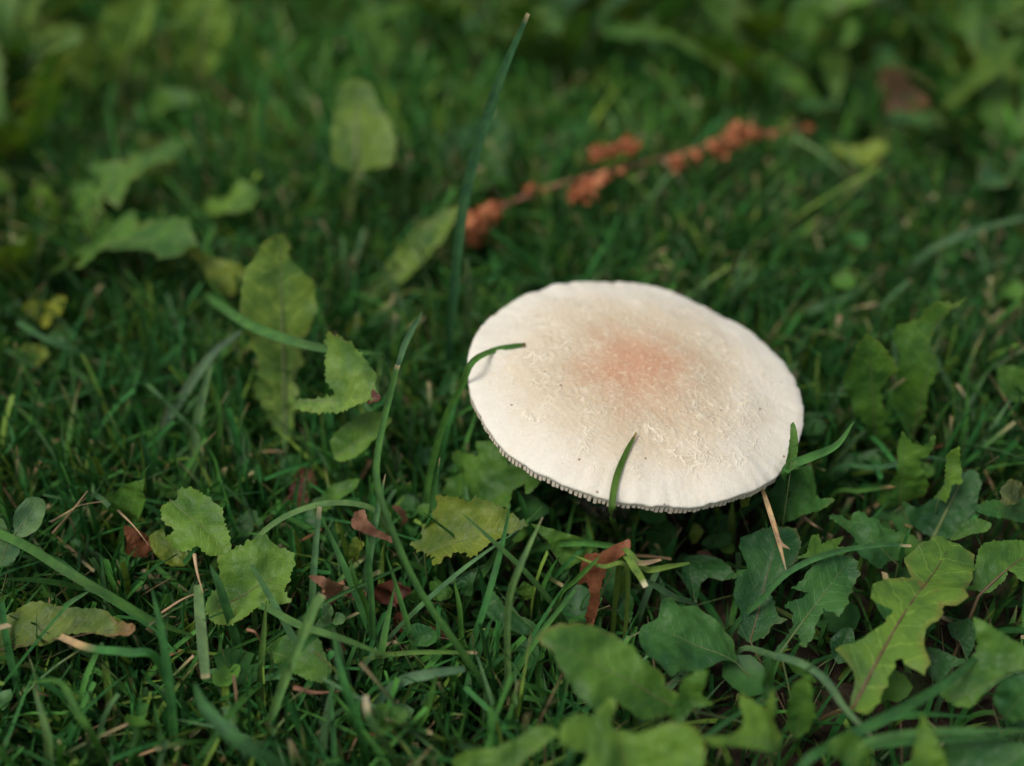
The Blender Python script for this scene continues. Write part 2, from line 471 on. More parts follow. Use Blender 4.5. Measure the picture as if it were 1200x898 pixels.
        for i, (px, py, an) in enumerate(pts):
            tp = math.sin(math.pi * (i + 0.4) / 5.8)
            rr, tt = math.hypot(px, py) / CAP_R, math.atan2(py, px)
            z = top(rr, tt)
            nxv, nyv = -math.sin(an), math.cos(an)
            sv += [(px - nxv * hw * 1.6 * tp, py - nyv * hw * 1.6 * tp, z - 0.00006),
                   (px, py, z + hw * 1.2 * tp), (px + nxv * hw * tp, py + nyv * hw * tp, z - 0.00006)]
        for i in range(5):
            a = s0 + i * 3
            sf += [(a, a + 1, a + 4, a + 3), (a + 1, a + 2, a + 5, a + 4)]
    sc = mesh_obj('skin_flakes', sv, sf, M_SCALE, (0, 0, 0), cap)
    sc['kind'] = 'stuff'
    # stem, straight up into the cap, with a ragged ring
    path = catmull([(0, 0, 0), (0.001, 0, 0.014), (0.002, -0.002, 0.03), (0.004, -0.004, cap_loc.z + 0.002)], 20)
    rad = [0.0082 + 0.0012 * math.cos(i / 20 * 5) for i in range(21)]
    v, f = tube([Vector(p) for p in path], rad, 28)
    st = mesh_obj('stem', v, f, M_STEM, (0, 0, 0), root)
    rv, rf = [], []
    for i, (r, z) in enumerate(((0.0085, 0.031), (0.011, 0.0315), (0.0135, 0.029), (0.0128, 0.0285), (0.0085, 0.030))):
        for k in range(40):
            th = 2 * math.pi * k / 40
            q = r * (1 + 0.06 * noise.noise(Vector((math.cos(th) * 3, math.sin(th) * 3, i))))
            rv.append((q * math.cos(th) + 0.002, q * math.sin(th) - 0.002, z + 0.0012 * noise.noise(Vector((math.cos(th) * 2, math.sin(th) * 2, 4)))))
    for i in range(4):
        for k in range(40): rf.append((i * 40 + k, i * 40 + (k + 1) % 40, (i + 1) * 40 + (k + 1) % 40, (i + 1) * 40 + k))
    mesh_obj('ring', rv, rf, M_STEM, (0, 0, 0), st)
    for i in range(60):
        for k in range(120):
            r, th = (i + 1) / 60, 2 * math.pi * k / 120
            p = tilt @ Vector((CAP_R * r * math.cos(th), CAP_R * r * math.sin(th), 0)) + CAP_C
            lower(p, 0.8, ray=(k % 2 == 0), reach=0.06)
build_mushroom()

# ------------------------------------------------------------------ leaves
CROP = {1: (0, 0), 2: (400, 0), 3: (800, 0), 4: (0, 300), 5: (400, 300), 6: (800, 300), 7: (0, 598), 8: (400, 598), 9: (800, 598)}
CROP = {k: (v[0], v[1], 2.9925) for k, v in CROP.items()}
CROP.update({0: (0, 0, 1), 'A': (0, 480, 4), 'B': (180, 260, 4), 'C': (400, 560, 4.488), 'D': (250, 660, 3.774), 'E': (850, 480, 3.4286), 'F': (620, 600, 4.286)})
def px(crop, p):
    ox, oy, k = CROP[crop]
    return ox + p[0] / k, oy + p[1] / k

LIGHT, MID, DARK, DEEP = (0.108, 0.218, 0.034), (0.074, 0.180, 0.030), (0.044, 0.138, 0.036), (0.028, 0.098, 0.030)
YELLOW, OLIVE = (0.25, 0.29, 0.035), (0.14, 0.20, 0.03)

def inside(poly, pts):
    x, y = pts[:, 0], pts[:, 1]
    res = np.zeros(len(pts), bool)
    n = len(poly)
    for i in range(n):
        x1, y1 = poly[i]; x2, y2 = poly[(i + 1) % n]
        c = ((y1 > y) != (y2 > y))
        with np.errstate(divide='ignore', invalid='ignore'):
            res ^= c & (x < (x2 - x1) * (y - y1) / (y2 - y1 + 1e-12) + x1)
    return res

def seg_dist(poly, pts):
    d = np.full(len(pts), 9.0)
    n = len(poly)
    for i in range(n):
        a, b = np.array(poly[i]), np.array(poly[(i + 1) % n])
        ab = b - a
        t = np.clip(((pts - a) @ ab) / (ab @ ab + 1e-12), 0, 1)
        d = np.minimum(d, np.linalg.norm(pts - (a + t[:, None] * ab), axis=1))
    return d

def refine(poly, rnd, step=0.022, teeth=0.006, smooth=0.35):
    """fine outline: gently rounded, with small irregular teeth"""
    n = len(poly)
    area = sum(poly[i][0] * poly[(i + 1) % n][1] - poly[(i + 1) % n][0] * poly[i][1] for i in range(n))
    sg = 1 if area > 0 else -1
    out = []
    for i in range(n):
        p0, p1, p2, p3 = [Vector(poly[(i + k) % n]) for k in (-1, 0, 1, 2)]
        m = max(1, int((p2 - p1).length / step))
        for j in range(m):
            t = j / m
            lin = p1.lerp(p2, t)
            cat = 0.5 * (2 * p1 + (p2 - p0) * t + (2 * p0 - 5 * p1 + 4 * p2 - p3) * t * t + (3 * p1 - p0 - 3 * p2 + p3) * t ** 3)
            q = lin.lerp(cat, smooth)
            d = (p2 - p1).normalized()
            nrm = Vector((d.y, -d.x)) * sg
            if j: q += nrm * teeth * 2.3 * (rnd.uniform(0.0, 1.25) if rnd.random() < 0.5 else -rnd.uniform(0.0, 0.7))
            out.append((q.x, q.y))
    return out

def leaf_surface(seed, arch=0.04, cup=0.25, fold=0.13, wave=0.06, ruffle=0.040, vein=0.003):
    o = Vector((seed * 3.7, seed * 1.9, seed * 0.7))
    def D(s, u):
        a = abs(u)
        d = arch * 4 * s * (1 - s) + fold * a + cup * u * u
        d += wave * noise.noise(Vector((s * 2.6, u * 3.2, 0)) + o) * 1.6
        d += ruffle * noise.noise(Vector((s * 9, u * 9, 2)) + o) * min(1, a * 7)
        ph = (s * 10 - a * 9 + 0.9 * noise.noise(Vector((s * 5, u * 5, 8)) + o)) % 1.0
        d -= vein * math.exp(-((ph - 0.5) / 0.13) ** 2) * min(1, a * 12) * math.exp(-a * 3)
        d -= 0.008 * math.exp(-(a / 0.02) ** 2)
        d += 0.003 * noise.noise(Vector((s * 26, u * 26, 5)) + o)
        return d
    return D

def leaf_mesh(poly, D, L, rnd, teeth=0.006, grid=0.04, smooth=0.35, rib_to=0.94, rib_r=0.012, petiole=None):
    """poly in (s,u), the base at (0,0) and the tip at (1,0); returns the blade and midrib meshes in the leaf's own axes (x along, y across, z up), in metres"""
    fine = refine(poly, rnd, teeth=teeth, smooth=smooth)
    pa = np.array(fine)
    lo, hi = pa.min(0), pa.max(0)
    gx_, gy_ = np.meshgrid(np.arange(lo[0], hi[0], grid), np.arange(lo[1], hi[1], grid * 0.8))
    pts = np.stack([gx_.ravel(), gy_.ravel()], 1)
    pts += np.random.RandomState(int(rnd.random() * 1e6)).uniform(-0.25, 0.25, pts.shape) * grid
    pts = pts[inside(fine, pts)]
    if len(pts):
        pts = pts[seg_dist(fine, pts) > grid * 0.35]
    n = len(fine)
    allp = [Vector(p) for p in fine] + [Vector(p) for p in pts]
    vs, es, fs, *_ = delaunay_2d_cdt(allp, [(i, (i + 1) % n) for i in range(n)], [], 1, 1e-6)
    va = np.array([(v.x, v.y) for v in vs])
    ed = seg_dist(fine, va)
    me = bpy.data.meshes.new('leaf')
    me.from_pydata([(v.x * L, v.y * L, D(v.x, v.y) * L) for v in vs], [], [tuple(f) for f in fs])
    # faces point up
    me.update()
    if len(me.polygons) and sum(p.normal.z for p in me.polygons) < 0: me.flip_normals()
    me.polygons.foreach_set('use_smooth', [True] * len(me.polygons))
    uvl = me.uv_layers.new(name='UVMap')
    li = np.empty(len(me.loops), np.int32); me.loops.foreach_get('vertex_index', li)
    uvs = va[li].copy(); uvs[:, 1] += 0.5
    uvl.data.foreach_set('uv', uvs.astype(np.float32).ravel())
    a = me.attributes.new('edge', 'FLOAT', 'POINT'); a.data.foreach_set('value', ed.astype(np.float32))
    me.materials.append(M_LEAF)
    path = [Vector((s * L, 0, (D(s, 0) + 0.004) * L)) for s in np.linspace(0.0, rib_to, 22)]
    rad = [L * rib_r * (1 - 0.85 * i / 21) for i in range(22)]
    if petiole is not None:
        pp = catmull([petiole, (Vector(petiole) + path[0]) / 2 + Vector((0, 0, 0.04 * L)), path[0]], 8)[:-1]
        path = pp + path; rad = [L * rib_r * 1.15] * len(pp) + rad
    v, f = tube(path, rad, 6)
    mr = bpy.data.meshes.new('midrib')
    mr.from_pydata([tuple(q) for q in v], [], f)
    mr.polygons.foreach_set('use_smooth', [True] * len(mr.polygons))
    return me, mr

LEAFSEED = [1]
def traced_leaf(crop, poly, base, tip, z0, z1, color, roll=0, brown=0.0, parent=None, name='leaf', label=None, rib='pale', root=None,
                teeth=0.006, mat=None, hint=0.5, cat=None, group=None, rays=True, smooth=0.35, grid=0.04, rib_r=0.0075, rib_to=0.94, **surf):
    """a leaf whose outline is seen in the photo, built at its own place in the turf: base and tip stand at heights z0 and z1 (mm)"""
    LEAFSEED[0] += 1
    rnd = random.Random(LEAFSEED[0])
    B = at(*px(crop, base), z0); T = at(*px(crop, tip), z1)
    X = (T - B); L = X.length; X.normalize()
    mid = (B + T) / 2
    h = (Vector((0, 0, 1)) * (1 - hint) + (CAM_P - mid).normalized() * hint)
    Z = (h - X * h.dot(X)).normalized()
    Z = (Matrix.Rotation(R_(roll), 3, X) @ Z).normalized()
    Y = Z.cross(X).normalized()
    P2 = []
    for q in poly:
        a, b = px(crop, q)
        d = CAM_R * ((a - PW / 2) / FPX) - CAM_U * ((b - PH / 2) / FPX) + CAM_F
        k = (B - CAM_P).dot(Z) / d.dot(Z)
        e = CAM_P + d * k - B
        P2.append((e.dot(X) / L, e.dot(Y) / L))
    D = leaf_surface(LEAFSEED[0], **surf)
    M3 = Matrix((X, Y, Z)).transposed()
    if root is None: rt = Vector((B.x + 0.001, B.y + 0.002, -0.002))
    else: rt = root
    pet = M3.inverted() @ (rt - B)
    me, mr = leaf_mesh(P2, D, L, rnd, teeth=teeth, grid=grid, smooth=smooth, rib_to=rib_to, rib_r=rib_r, petiole=pet)
    if mat: me.materials.clear(); me.materials.append(mat)
    mr.materials.append(M_RIB if rib == 'pale' else M_RIBR if rib == 'red' else rib)
    o = bpy.data.objects.new(name, me); col.objects.link(o)
    o.rotation_euler = M3.to_euler(); o.location = B
    o.color = color + (brown,)
    r = bpy.data.objects.new('midrib', mr); col.objects.link(r); r.parent = o
    if parent is not None:
        o.parent = parent
        o.location = B - parent.location
        if label: o['label'] = label
    else:
        tag(o, label, cat or 'leaf', group)
    M = Matrix.Translation(B) @ M3.to_4x4()
    co = np.empty(len(me.vertices) * 3, np.float32); me.vertices.foreach_get('co', co)
    for i, q in enumerate(co.reshape(-1, 3)):
        lower(M @ Vector(q), 0.88, ray=rays and i % 2 == 0)
    return o

def plant(name, pxy, label, cat, group=None, z=0):
    p = at(*pxy, z); p.z = ground_z(p.x, p.y)
    e = empty(name, p)
    return tag(e, label, cat, group)

# --- dandelion rosette in the right foreground
P = plant('dandelion_plant', (935, 862), 'dandelion rosette of deeply lobed green leaves spreading in front of the mushroom', 'dandelion')
rt = P.location + Vector((0, 0, 0.002))
traced_leaf(9, [(905,108),(970,118),(1030,140),(1025,205),(1005,270),(975,330),(985,370),(945,395),(905,385),(900,420),(880,450),(840,470),(835,500),(850,560),(840,612),(790,590),(760,560),(735,565),(725,600),(700,650),(690,700),(640,730),(590,690),(590,660),(600,620),(575,580),(525,540),(570,520),(640,490),(700,450),(720,420),(725,405),(690,395),(645,380),(650,345),(690,300),(740,270),(790,262),(800,250),(775,195),(790,165),(840,130)],
            (600,690), (945,112), 24, 27, LIGHT, -6, 0.25, P, rib='red', root=rt, label='broad light green lobed leaf with reddish midrib', teeth=0.004)
traced_leaf(9, [(470,185),(530,160),(590,155),(618,185),(610,240),(585,300),(570,350),(540,390),(510,370),(490,350),(475,385),(455,450),(420,480),(405,440),(380,450),(340,510),(330,480),(380,420),(385,370),(350,345),(400,320),(440,300),(400,290),(375,285),(420,250),(440,220)],
            (345,495), (595,160), 18, 27, DARK, 5, 0.05, P, root=rt, label='dark green lobed leaf with sharp side teeth', teeth=0.008)
traced_leaf(9, [(205,115),(260,90),(330,60),(400,60),(415,130),(400,200),(340,240),(310,290),(335,370),(370,390),(320,400),(290,440),(230,460),(190,430),(210,380),(180,310),(195,250),(230,220),(205,160)],
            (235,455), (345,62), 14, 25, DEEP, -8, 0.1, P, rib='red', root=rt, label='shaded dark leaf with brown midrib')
traced_leaf('F', [(555,610),(570,570),(640,540),(650,460),(710,440),(740,490),(820,490),(900,540),(980,610),(1030,660),(1045,760),(960,760),(900,790),(870,800),(820,810),(740,820),(690,855),(640,800),(580,740),(560,680)],
            (1040,765), (575,555), 17, 24, DARK, 12, 0.0, P, root=rt, label='smooth oval dark green leaf', teeth=0.0015, smooth=0.8, fold=0.14, cup=0.1)
traced_leaf(8, [(690,445),(740,410),(830,400),(900,420),(960,450),(1010,480),(1040,520),(1080,550),(1130,580),(1135,620),(1190,650),(1190,700),(1130,720),(1050,735),(990,700),(960,680),(930,650),(900,690),(880,715),(840,680),(800,620),(760,560),(740,500)],
            (1180,690), (690,445), 27, 40, MID, -6, 0.3, P, root=rt, label='large mid green leaf with browned edge pointing left', teeth=0.004, smooth=0.6)
traced_leaf(9, [(-60,740),(-40,690),(-20,640),(0,590),(45,560),(85,550),(70,600),(60,640),(100,670),(40,690),(0,720),(-20,760)], (60,760), (0,585), 24, 34, MID, 0, 0.0, P, root=rt)
traced_leaf(9, [(40,770),(60,790),(150,800),(200,760),(185,700),(180,650),(220,680),(260,710),(285,640),(310,740),(345,790),(330,850),(260,855),(200,830),(100,830)], (340,835), (45,775), 30, 38, LIGHT, 0, 0.1, P, root=rt, label='pale narrow-lobed leaf')
traced_leaf(9, [(380,610),(440,570),(452,640),(465,700),(440,760),(400,790),(375,770),(365,700)], (395,800), (440,572), 18, 36, MID, 10, 0.0, P, root=rt)
traced_leaf(9, [(283,520),(300,508),(316,520),(322,600),(322,680),(308,740),(288,700),(280,620)], (306,745), (299,510), 20, 44, DARK, 0, 0.0, P, root=rt, teeth=0.002)
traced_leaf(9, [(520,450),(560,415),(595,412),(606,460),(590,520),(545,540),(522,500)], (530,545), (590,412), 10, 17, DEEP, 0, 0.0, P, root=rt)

# --- dandelion at the right margin
P = plant('dandelion_plant', (1105, 800), 'dandelion with a long brown leaf stalk beside the broad light green leaf', 'dandelion')
rt = P.location + Vector((0, 0, 0.002))
traced_leaf('E', [(1000,620),(1010,580),(1060,555),(1120,540),(1200,530),(1260,540),(1260,640),(1230,730),(1180,700),(1130,660),(1120,690),(1060,740),(1000,720),(985,680)],
            (1020,745), (1240,560), 20, 24, MID, 0, 0.1, P, rib='red', root=rt, rib_r=0.02)
traced_leaf(9, [(1025,395),(1100,430),(1197,480),(1240,520),(1230,560),(1150,570),(1100,600),(1050,650),(1010,690),(960,690),(900,640),(960,600),(1000,560),(1040,480)], (960,660), (1235,540), 26, 34, MID, 0, 0.15, P, root=rt)
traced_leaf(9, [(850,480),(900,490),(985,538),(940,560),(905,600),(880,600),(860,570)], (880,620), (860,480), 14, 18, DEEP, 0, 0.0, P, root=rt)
traced_leaf(9, [(1100,650),(1130,590),(1197,570),(1250,580),(1250,720),(1190,730),(1150,745),(1115,700)], (1120,735), (1240,600), 24, 36, DARK, 0, 0.0, P, root=rt)
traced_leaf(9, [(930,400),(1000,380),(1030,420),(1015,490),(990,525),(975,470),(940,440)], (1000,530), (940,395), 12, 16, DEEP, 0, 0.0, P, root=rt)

# --- pale lobed leaves at the near edge
P = plant('dandelion_plant', (735, 960), 'dandelion with pale green browned lobes under the big oval leaf', 'dandelion')
rt = P.location + Vector((0, 0, 0.002))
traced_leaf(8, [(400,880),(450,850),(540,840),(620,800),(690,755),(745,765),(760,790),(720,820),(650,870),(600,930),(500,960),(420,950)], (560,960), (735,770), 30, 36, LIGHT, 0, 0.35, P, rib='red', root=rt, label='pale green leaf with brown rim')
traced_leaf(8, [(760,800),(770,740),(830,710),(880,720),(915,680),(945,650),(965,680),(940,740),(960,770),(1040,780),(1140,740),(1220,750),(1260,830),(1230,930),(1050,960),(900,940),(840,900),(860,850),(800,830)], (1010,960), (940,655), 32, 42, LIGHT, 0, 0.3, P, rib='red', root=rt, label='pale deeply lobed leaf')
traced_leaf(9, [(765,960),(800,850),(843,720),(890,800),(935,910),(930,970),(850,990)], (850,985), (843,722), 26, 40, LIGHT, 0, 0.0, P, root=rt, label='pale pointed leaf tip')
traced_leaf(9, [(490,840),(530,800),(570,770),(610,800),(640,840),(660,900),(620,930),(560,880)], (640,930), (520,810), 26, 34, MID, 0, 0.1, P, rib='red', root=rt)
traced_leaf(9, [(930,830),(1010,790),(1120,800),(1220,830),(1230,940),(1100,980),(960,960),(930,900)], (960,990), (1215,850), 20, 28, DARK, 0, 0.0, P, root=rt)

# --- leaves right of the cap
P = plant('dandelion_plant', (905, 690), 'dark leafed dandelion tucked under the right edge of the mushroom cap', 'dandelion')
rt = P.location + Vector((0, 0, 0.002))
traced_leaf('E', [(200,330),(240,250),(290,225),(345,225),(365,270),(380,330),(400,345),(470,352),(410,395),(330,415),(310,430),(250,450),(205,440),(195,390)], (215,445), (345,228), 16, 33, DARK, -10, 0.05, P, root=rt, label='dark leaf beside the cap margin')
traced_leaf('E', [(262,60),(275,50),(285,85),(290,150),(285,200),(295,235),(250,250),(240,225),(250,170),(258,110)], (262,255), (270,52), 38, 47, MID, 10, 0.0, P, root=rt, label='small upright leaf touching the cap', teeth=0.003)
traced_leaf('E', [(60,370),(75,330),(85,308),(103,335),(98,380),(70,395)], (60,400), (88,310), 24, 34, OLIVE, 0, 0.1, P, root=rt)
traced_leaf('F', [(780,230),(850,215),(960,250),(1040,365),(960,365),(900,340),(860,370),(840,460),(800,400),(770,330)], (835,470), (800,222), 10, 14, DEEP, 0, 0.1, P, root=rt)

traced_leaf('E', [(408,430),(460,425),(500,450),(515,415),(550,415),(570,440),(600,440),(620,470),(660,490),(700,500),(695,540),(720,570),(700,600),(660,610),(625,640),(580,630),(540,600),(505,570),(530,545),(500,500),(450,470)],
            (700,620), (440,430), 16, 24, DARK, 0, 0.0, name='buttercup_leaf', cat='leaf', label='round toothed fan-shaped leaf between the lobed dandelion leaves', teeth=0.008, vein=0.012)
traced_leaf('E', [(285,600),(320,580),(330,520),(360,515),(380,545),(420,530),(470,515),(450,550),(500,560),(470,590),(420,608),(340,605)], (470,590), (290,600), 22, 26, MID, 0, 0.0, name='buttercup_leaf', cat='leaf', label='small bright toothed leaf under a bent grass blade')

P = plant('dandelion_plant', (1090, 650), 'dandelion with a pale stalked dark leaf and ragged lobes behind the light green leaf', 'dandelion')
rt = P.location + Vector((0, 0, 0.002))
traced_leaf('E', [(715,370),(770,400),(850,350),(940,260),(1000,240),(1030,290),(1010,380),(1000,440),(960,500),(900,520),(840,515),(780,490),(740,450)], (835,515), (960,270), 14, 26, DEEP, 0, 0.0, P, root=rt, rib_r=0.035, label='dark leaf with thick pale midrib')
traced_leaf('E', [(890,180),(940,145),(945,230),(955,285),(915,300),(890,370),(850,350),(830,370),(880,300)], (850,380), (940,148), 22, 38, LIGHT, 0, 0.0, P, root=rt, label='pale pointed lobe')
traced_leaf('E', [(690,180),(700,110),(715,85),(745,120),(790,130),(835,90),(840,120),(810,170),(770,190),(800,250),(815,300),(780,350),(720,380),(640,385),(600,350),(650,300),(690,240)], (700,385), (720,88), 12, 34, MID, 0, 0.0, P, root=rt)
traced_leaf('E', [(900,520),(960,460),(1010,440),(1070,455),(1050,490),(990,505),(930,525)], (905,525), (1065,458), 20, 25, MID, 0, 0.0, P, root=rt)

traced_leaf('E', [(990,385),(1060,370),(1120,385),(1200,355),(1290,350),(1290,480),(1200,480),(1120,455),(1040,430)], (1290,430), (990,388), 16, 27, DARK, 0, 0.15, name='fallen_leaf', cat='leaf', label='dark green leaf at the right margin below the orange-spotted leaf')
traced_leaf('E', [(1085,370),(1100,330),(1140,280),(1170,290),(1190,310),(1200,350),(1150,375),(1090,385)], (1195,360), (1135,285), 24, 32, (0.14, 0.17, 0.06), 0, 0.75, name='fallen_leaf', cat='leaf', label='small olive leaf with an orange blotch at the right margin', rib='red')

P = plant('dandelion_plant', (1035, 545), 'dandelion with two tall wavy upright leaves in soft focus behind the cap', 'dandelion')
rt = P.location + Vector((0, 0, 0.002))
traced_leaf(6, [(645,270),(700,310),(748,375),(710,430),(690,470),(700,520),(725,545),(700,580),(730,620),(690,660),(650,640),(630,570),(590,520),(560,440),(555,420),(590,330)], (680,690), (650,272), 10, 50, MID, 6, 0.0, P, root=rt, hint=0.7, wave=0.03)
traced_leaf(6, [(770,220),(830,215),(850,180),(890,150),(950,160),(1000,140),(970,170),(910,210),(870,300),(905,380),(870,450),(850,560),(800,620),(740,500),(760,430),(770,380),(780,330),(740,270)], (805,640), (930,160), 10, 52, MID, -6, 0.0, P, root=rt, hint=0.7, wave=0.03)
traced_leaf(6, [(1100,400),(1130,385),(1197,400),(1260,420),(1250,500),(1197,512),(1150,515),(1110,490)], (1240,510), (1105,400), 16, 24, MID, 0, 0.1, name='dandelion_leaf', label='short blunt leaf in soft focus at the right margin', cat='leaf')

# --- leaves left of the cap
traced_leaf(5, [(520,670),(580,665),(640,700),(690,760),(705,800),(660,840),(640,800),(600,820),(610,890),(560,885),(480,870),(360,850),(380,800),(370,790),(430,770),(420,720),(440,700),(510,715)],
            (470,890), (690,770), 14, 27, MID, -5, 0.0, name='dandelion_leaf', cat='leaf', label='broad green scalloped leaf half under the left cap edge', teeth=0.006)
traced_leaf('C', [(365,330),(420,315),(425,275),(480,215),(490,170),(525,180),(520,125),(580,122),(640,122),(690,138),(715,125),(790,140),(860,170),(920,205),(980,240),(930,275),(860,300),(800,350),(750,400),(700,440),(665,405),(620,410),(570,430),(540,475),(500,475),(510,430),(440,400),(380,370)],
            (440,400), (970,240), 20, 30, OLIVE, 0, 0.55, name='dandelion_leaf', cat='leaf', label='yellowing toothed leaf with rusty blotches below the cap', rib='pale', teeth=0.012)
traced_leaf('F', [(10,60),(70,75),(150,100),(230,125),(290,150),(305,190),(290,230),(230,260),(190,290),(140,230),(90,150)], (200,310), (12,60), 14, 24, MID, 0, 0.0, name='dandelion_leaf', cat='leaf', label='plain green pointed leaf left of the rust-red leaf', teeth=0.002)
traced_leaf('F', [(365,410),(385,300),(440,270),(485,310),(480,370),(520,440),(515,540),(480,560),(420,480)], (510,560), (420,280), 10, 20, DARK, 0, 0.0, name='dandelion_leaf', cat='leaf', label='dark leaf standing behind the rust-red leaf')

traced_leaf('B', [(540,75),(605,55),(630,90),(640,170),(690,220),(755,290),(760,380),(745,470),(735,520),(680,560),(690,610),(705,680),(670,700),(660,740),(680,810),(650,900),(655,960),(625,1040),(600,1045),(560,960),(500,850),(430,770),(480,750),(485,640),(450,570),(455,530),(405,420),(420,290),(450,200),(500,110)],
            (622,1090), (590,58), 6, 58, (0.15, 0.26, 0.05), 0, 0.1, name='dandelion_leaf', cat='leaf', label='tall upright pale green leaf standing left of the mushroom', rib='pale', hint=0.75, rib_r=0.014, arch=-0.03, teeth=0.005, vein=0.005)
traced_leaf('B', [(120,110),(180,110),(240,150),(330,190),(420,230),(410,290),(370,340),(300,330),(250,270),(220,200)], (370,345), (125,112), 22, 34, OLIVE, 0, 0.2, name='dandelion_leaf', cat='leaf', label='yellow-tipped leaf leaning behind the tall pale leaf')
P = plant('dandelion_plant', (395, 560), 'dandelion with a toothed leaf tipped in dark brown beside the tall pale leaf', 'dandelion')
rt = P.location + Vector((0, 0, 0.002))
traced_leaf(0, [(345,472),(378,468),(394,462),(388,448),(392,420),(398,402),(413,403),(430,416),(443,437),(441,455),(444,467),(427,474),(400,482),(370,487),(358,483)],
            (349,474), (443,464), 38, 46, (0.14, 0.25, 0.05), 8, 0.15, P, root=rt, label='toothed bright leaf with a withered brown tip', teeth=0.010, rib='pale', fold=0.2)
traced_leaf(0, [(437,456),(445,463),(444,470),(432,474),(425,469),(432,462)], (427,471), (445,466), 44, 46.5, (0.08, 0.03, 0.03), 0, 1.0, P, root=at(432, 470, 40), label='withered brown leaf tip', mat=M_BROWN)
traced_leaf(0, [(390,520),(400,507),(433,484),(450,485),(460,492),(447,507),(433,524),(417,537),(400,542),(392,538)], (391,536), (459,491), 26, 36, LIGHT, 0, 0.0, P, root=rt, teeth=0.005)
traced_leaf(0, [(365,602),(372,588),(390,570),(405,563),(419,561),(413,575),(400,587),(382,600)], (367,603), (418,562), 14, 24, MID, 0, 0.0, P, root=rt)

P = plant('dandelion_plant', (190, 655), 'low weed with two rounded wavy leaves, one scorched red-brown at its tip', 'weed')
rt = P.location + Vector((0, 0, 0.002))
traced_leaf('A', [(515,430),(540,380),(600,345),(685,320),(690,400),(680,470),(670,560),(690,600),(640,560),(560,560),(530,520)], (600,570), (640,330), 12, 32, MID, 0, 0.1, P, root=rt, teeth=0.002)
traced_leaf('A', [(580,545),(640,560),(690,590),(715,650),(690,690),(630,690),(580,665),(590,610)], (610,560), (680,690), 22, 14, (0.2, 0.07, 0.04), 0, 1.0, P, root=rt, label='scorched red-brown leaf end', mat=M_RUST, rib='red')
traced_leaf('A', [(760,470),(800,440),(830,430),(840,385),(890,380),(930,400),(970,420),(1020,460),(1050,490),(1060,550),(1085,610),(1090,670),(1040,690),(990,700),(930,660),(880,690),(800,650),(790,600),(830,580),(770,540)],
            (800,430), (1080,680), 30, 26, LIGHT, 0, 0.1, P, root=rt, label='light green heart-shaped leaf with scalloped rim', teeth=0.008, rib='pale')
traced_leaf('A', [(700,590),(760,560),(790,620),(840,640),(900,690),(870,730),(800,740),(740,700),(710,650)], (720,600), (880,720), 20, 16, OLIVE, 0, 0.3, P, root=rt)
traced_leaf(7, [(780,190),(820,150),(870,130),(940,95),(980,130),(1030,150),(1040,190),(1020,220),(1025,250),(1000,280),(1030,330),(960,340),(900,350),(870,380),(810,410),(740,390),(720,340),(740,290),(780,270)],
            (770,345), (1035,200), 20, 26, LIGHT, 0, 0.15, name='dandelion_leaf', cat='leaf', label='light green jagged leaf lying flat with a dark midrib groove', rib='red', teeth=0.009)
traced_leaf(7, [(930,480),(1000,450),(1080,430),(1130,460),(1150,520),(1165,560),(1130,610),(1060,590),(1000,570),(960,530)], (935,495), (1160,570), 14, 18, MID, 0, 0.25, name='dandelion_leaf', cat='leaf', label='rounded green leaf with yellow rim behind a pale cut grass stem', teeth=0.006)
traced_leaf(7, [(-60,500),(-40,420),(0,400),(40,370),(130,330),(200,340),(240,350),(330,350),(380,360),(420,400),(480,410),(470,440),(390,455),(320,440),(240,440),(180,480),(80,485),(30,510),(-30,530)],
            (-50,500), (478,420), 16, 22, (0.11, 0.17, 0.03), 0, 0.6, name='fallen_leaf', cat='leaf', label='yellow-brown dying leaf lying flat at the left margin', rib='red', teeth=0.004)
# --- leaves in soft focus behind
traced_leaf(2, [(0,290),(60,275),(100,300),(130,370),(170,440),(190,500),(180,580),(110,595),(40,600),(-30,570),(-35,480),(-20,380)], (50,600), (60,278), 42, 62, (0.115, 0.205, 0.035), 0, 0.0, name='dandelion_leaf', cat='leaf', label='blurred broad leaf on a pale upright stalk', root=at(402, 300, 4), rib_r=0.03, hint=0.8, wave=0.02, fold=0.05, ruffle=0.015)
traced_leaf(2, [(30,60),(90,30),(230,10),(240,40),(120,80),(190,150),(160,230),(110,220),(60,140)], (140,235), (80,30), 30, 50, MID, 0, 0.0, name='dandelion_leaf', cat='leaf', label='blurred wavy leaf above the pale stalked leaf', hint=0.7)
traced_leaf(2, [(400,480),(470,430),(560,400),(590,470),(590,540),(560,640),(480,680),(420,620)], (460,690), (560,405), 10, 30, DARK, 0, 0.0, name='dandelion_leaf', cat='leaf', label='dim blurred leaf behind the tallest grass blade', hint=0.7)
traced_leaf(0, [(425,345),(450,320),(470,290),(495,262),(535,240),(530,268),(510,295),(480,330),(450,352)], (428,352), (534,242), 12, 34, (0.115, 0.205, 0.035), 0, 0.0, name='dandelion_leaf', cat='leaf', label='softly blurred leaf slanting up to the tallest grass blade', hint=0.6)
traced_leaf(1, [(110,130),(160,95),(220,90),(300,130),(330,200),(315,270),(330,340),(280,310),(240,250),(180,200)], (325,345), (115,130), 14, 40, (0.115, 0.205, 0.035), 0, 0.0, name='dandelion_leaf', cat='leaf', label='large blurred leaf arching left at the back of the lawn')
traced_leaf(1, [(50,740),(100,680),(170,650),(220,740),(200,800),(110,800)], (140,805), (120,665), 12, 28, LIGHT, 0, 0.1, name='dandelion_leaf', cat='leaf', label='small blurred pale leaf at the left margin')
traced_leaf(1, [(690,720),(760,705),(810,685),(850,630),(905,680),(885,735),(830,760),(760,772)], (700,725), (890,660), 20, 32, LIGHT, 0, 0.1, name='dandelion_leaf', cat='leaf', label='blurred pale leaf with upturned end above the tall pale leaf')
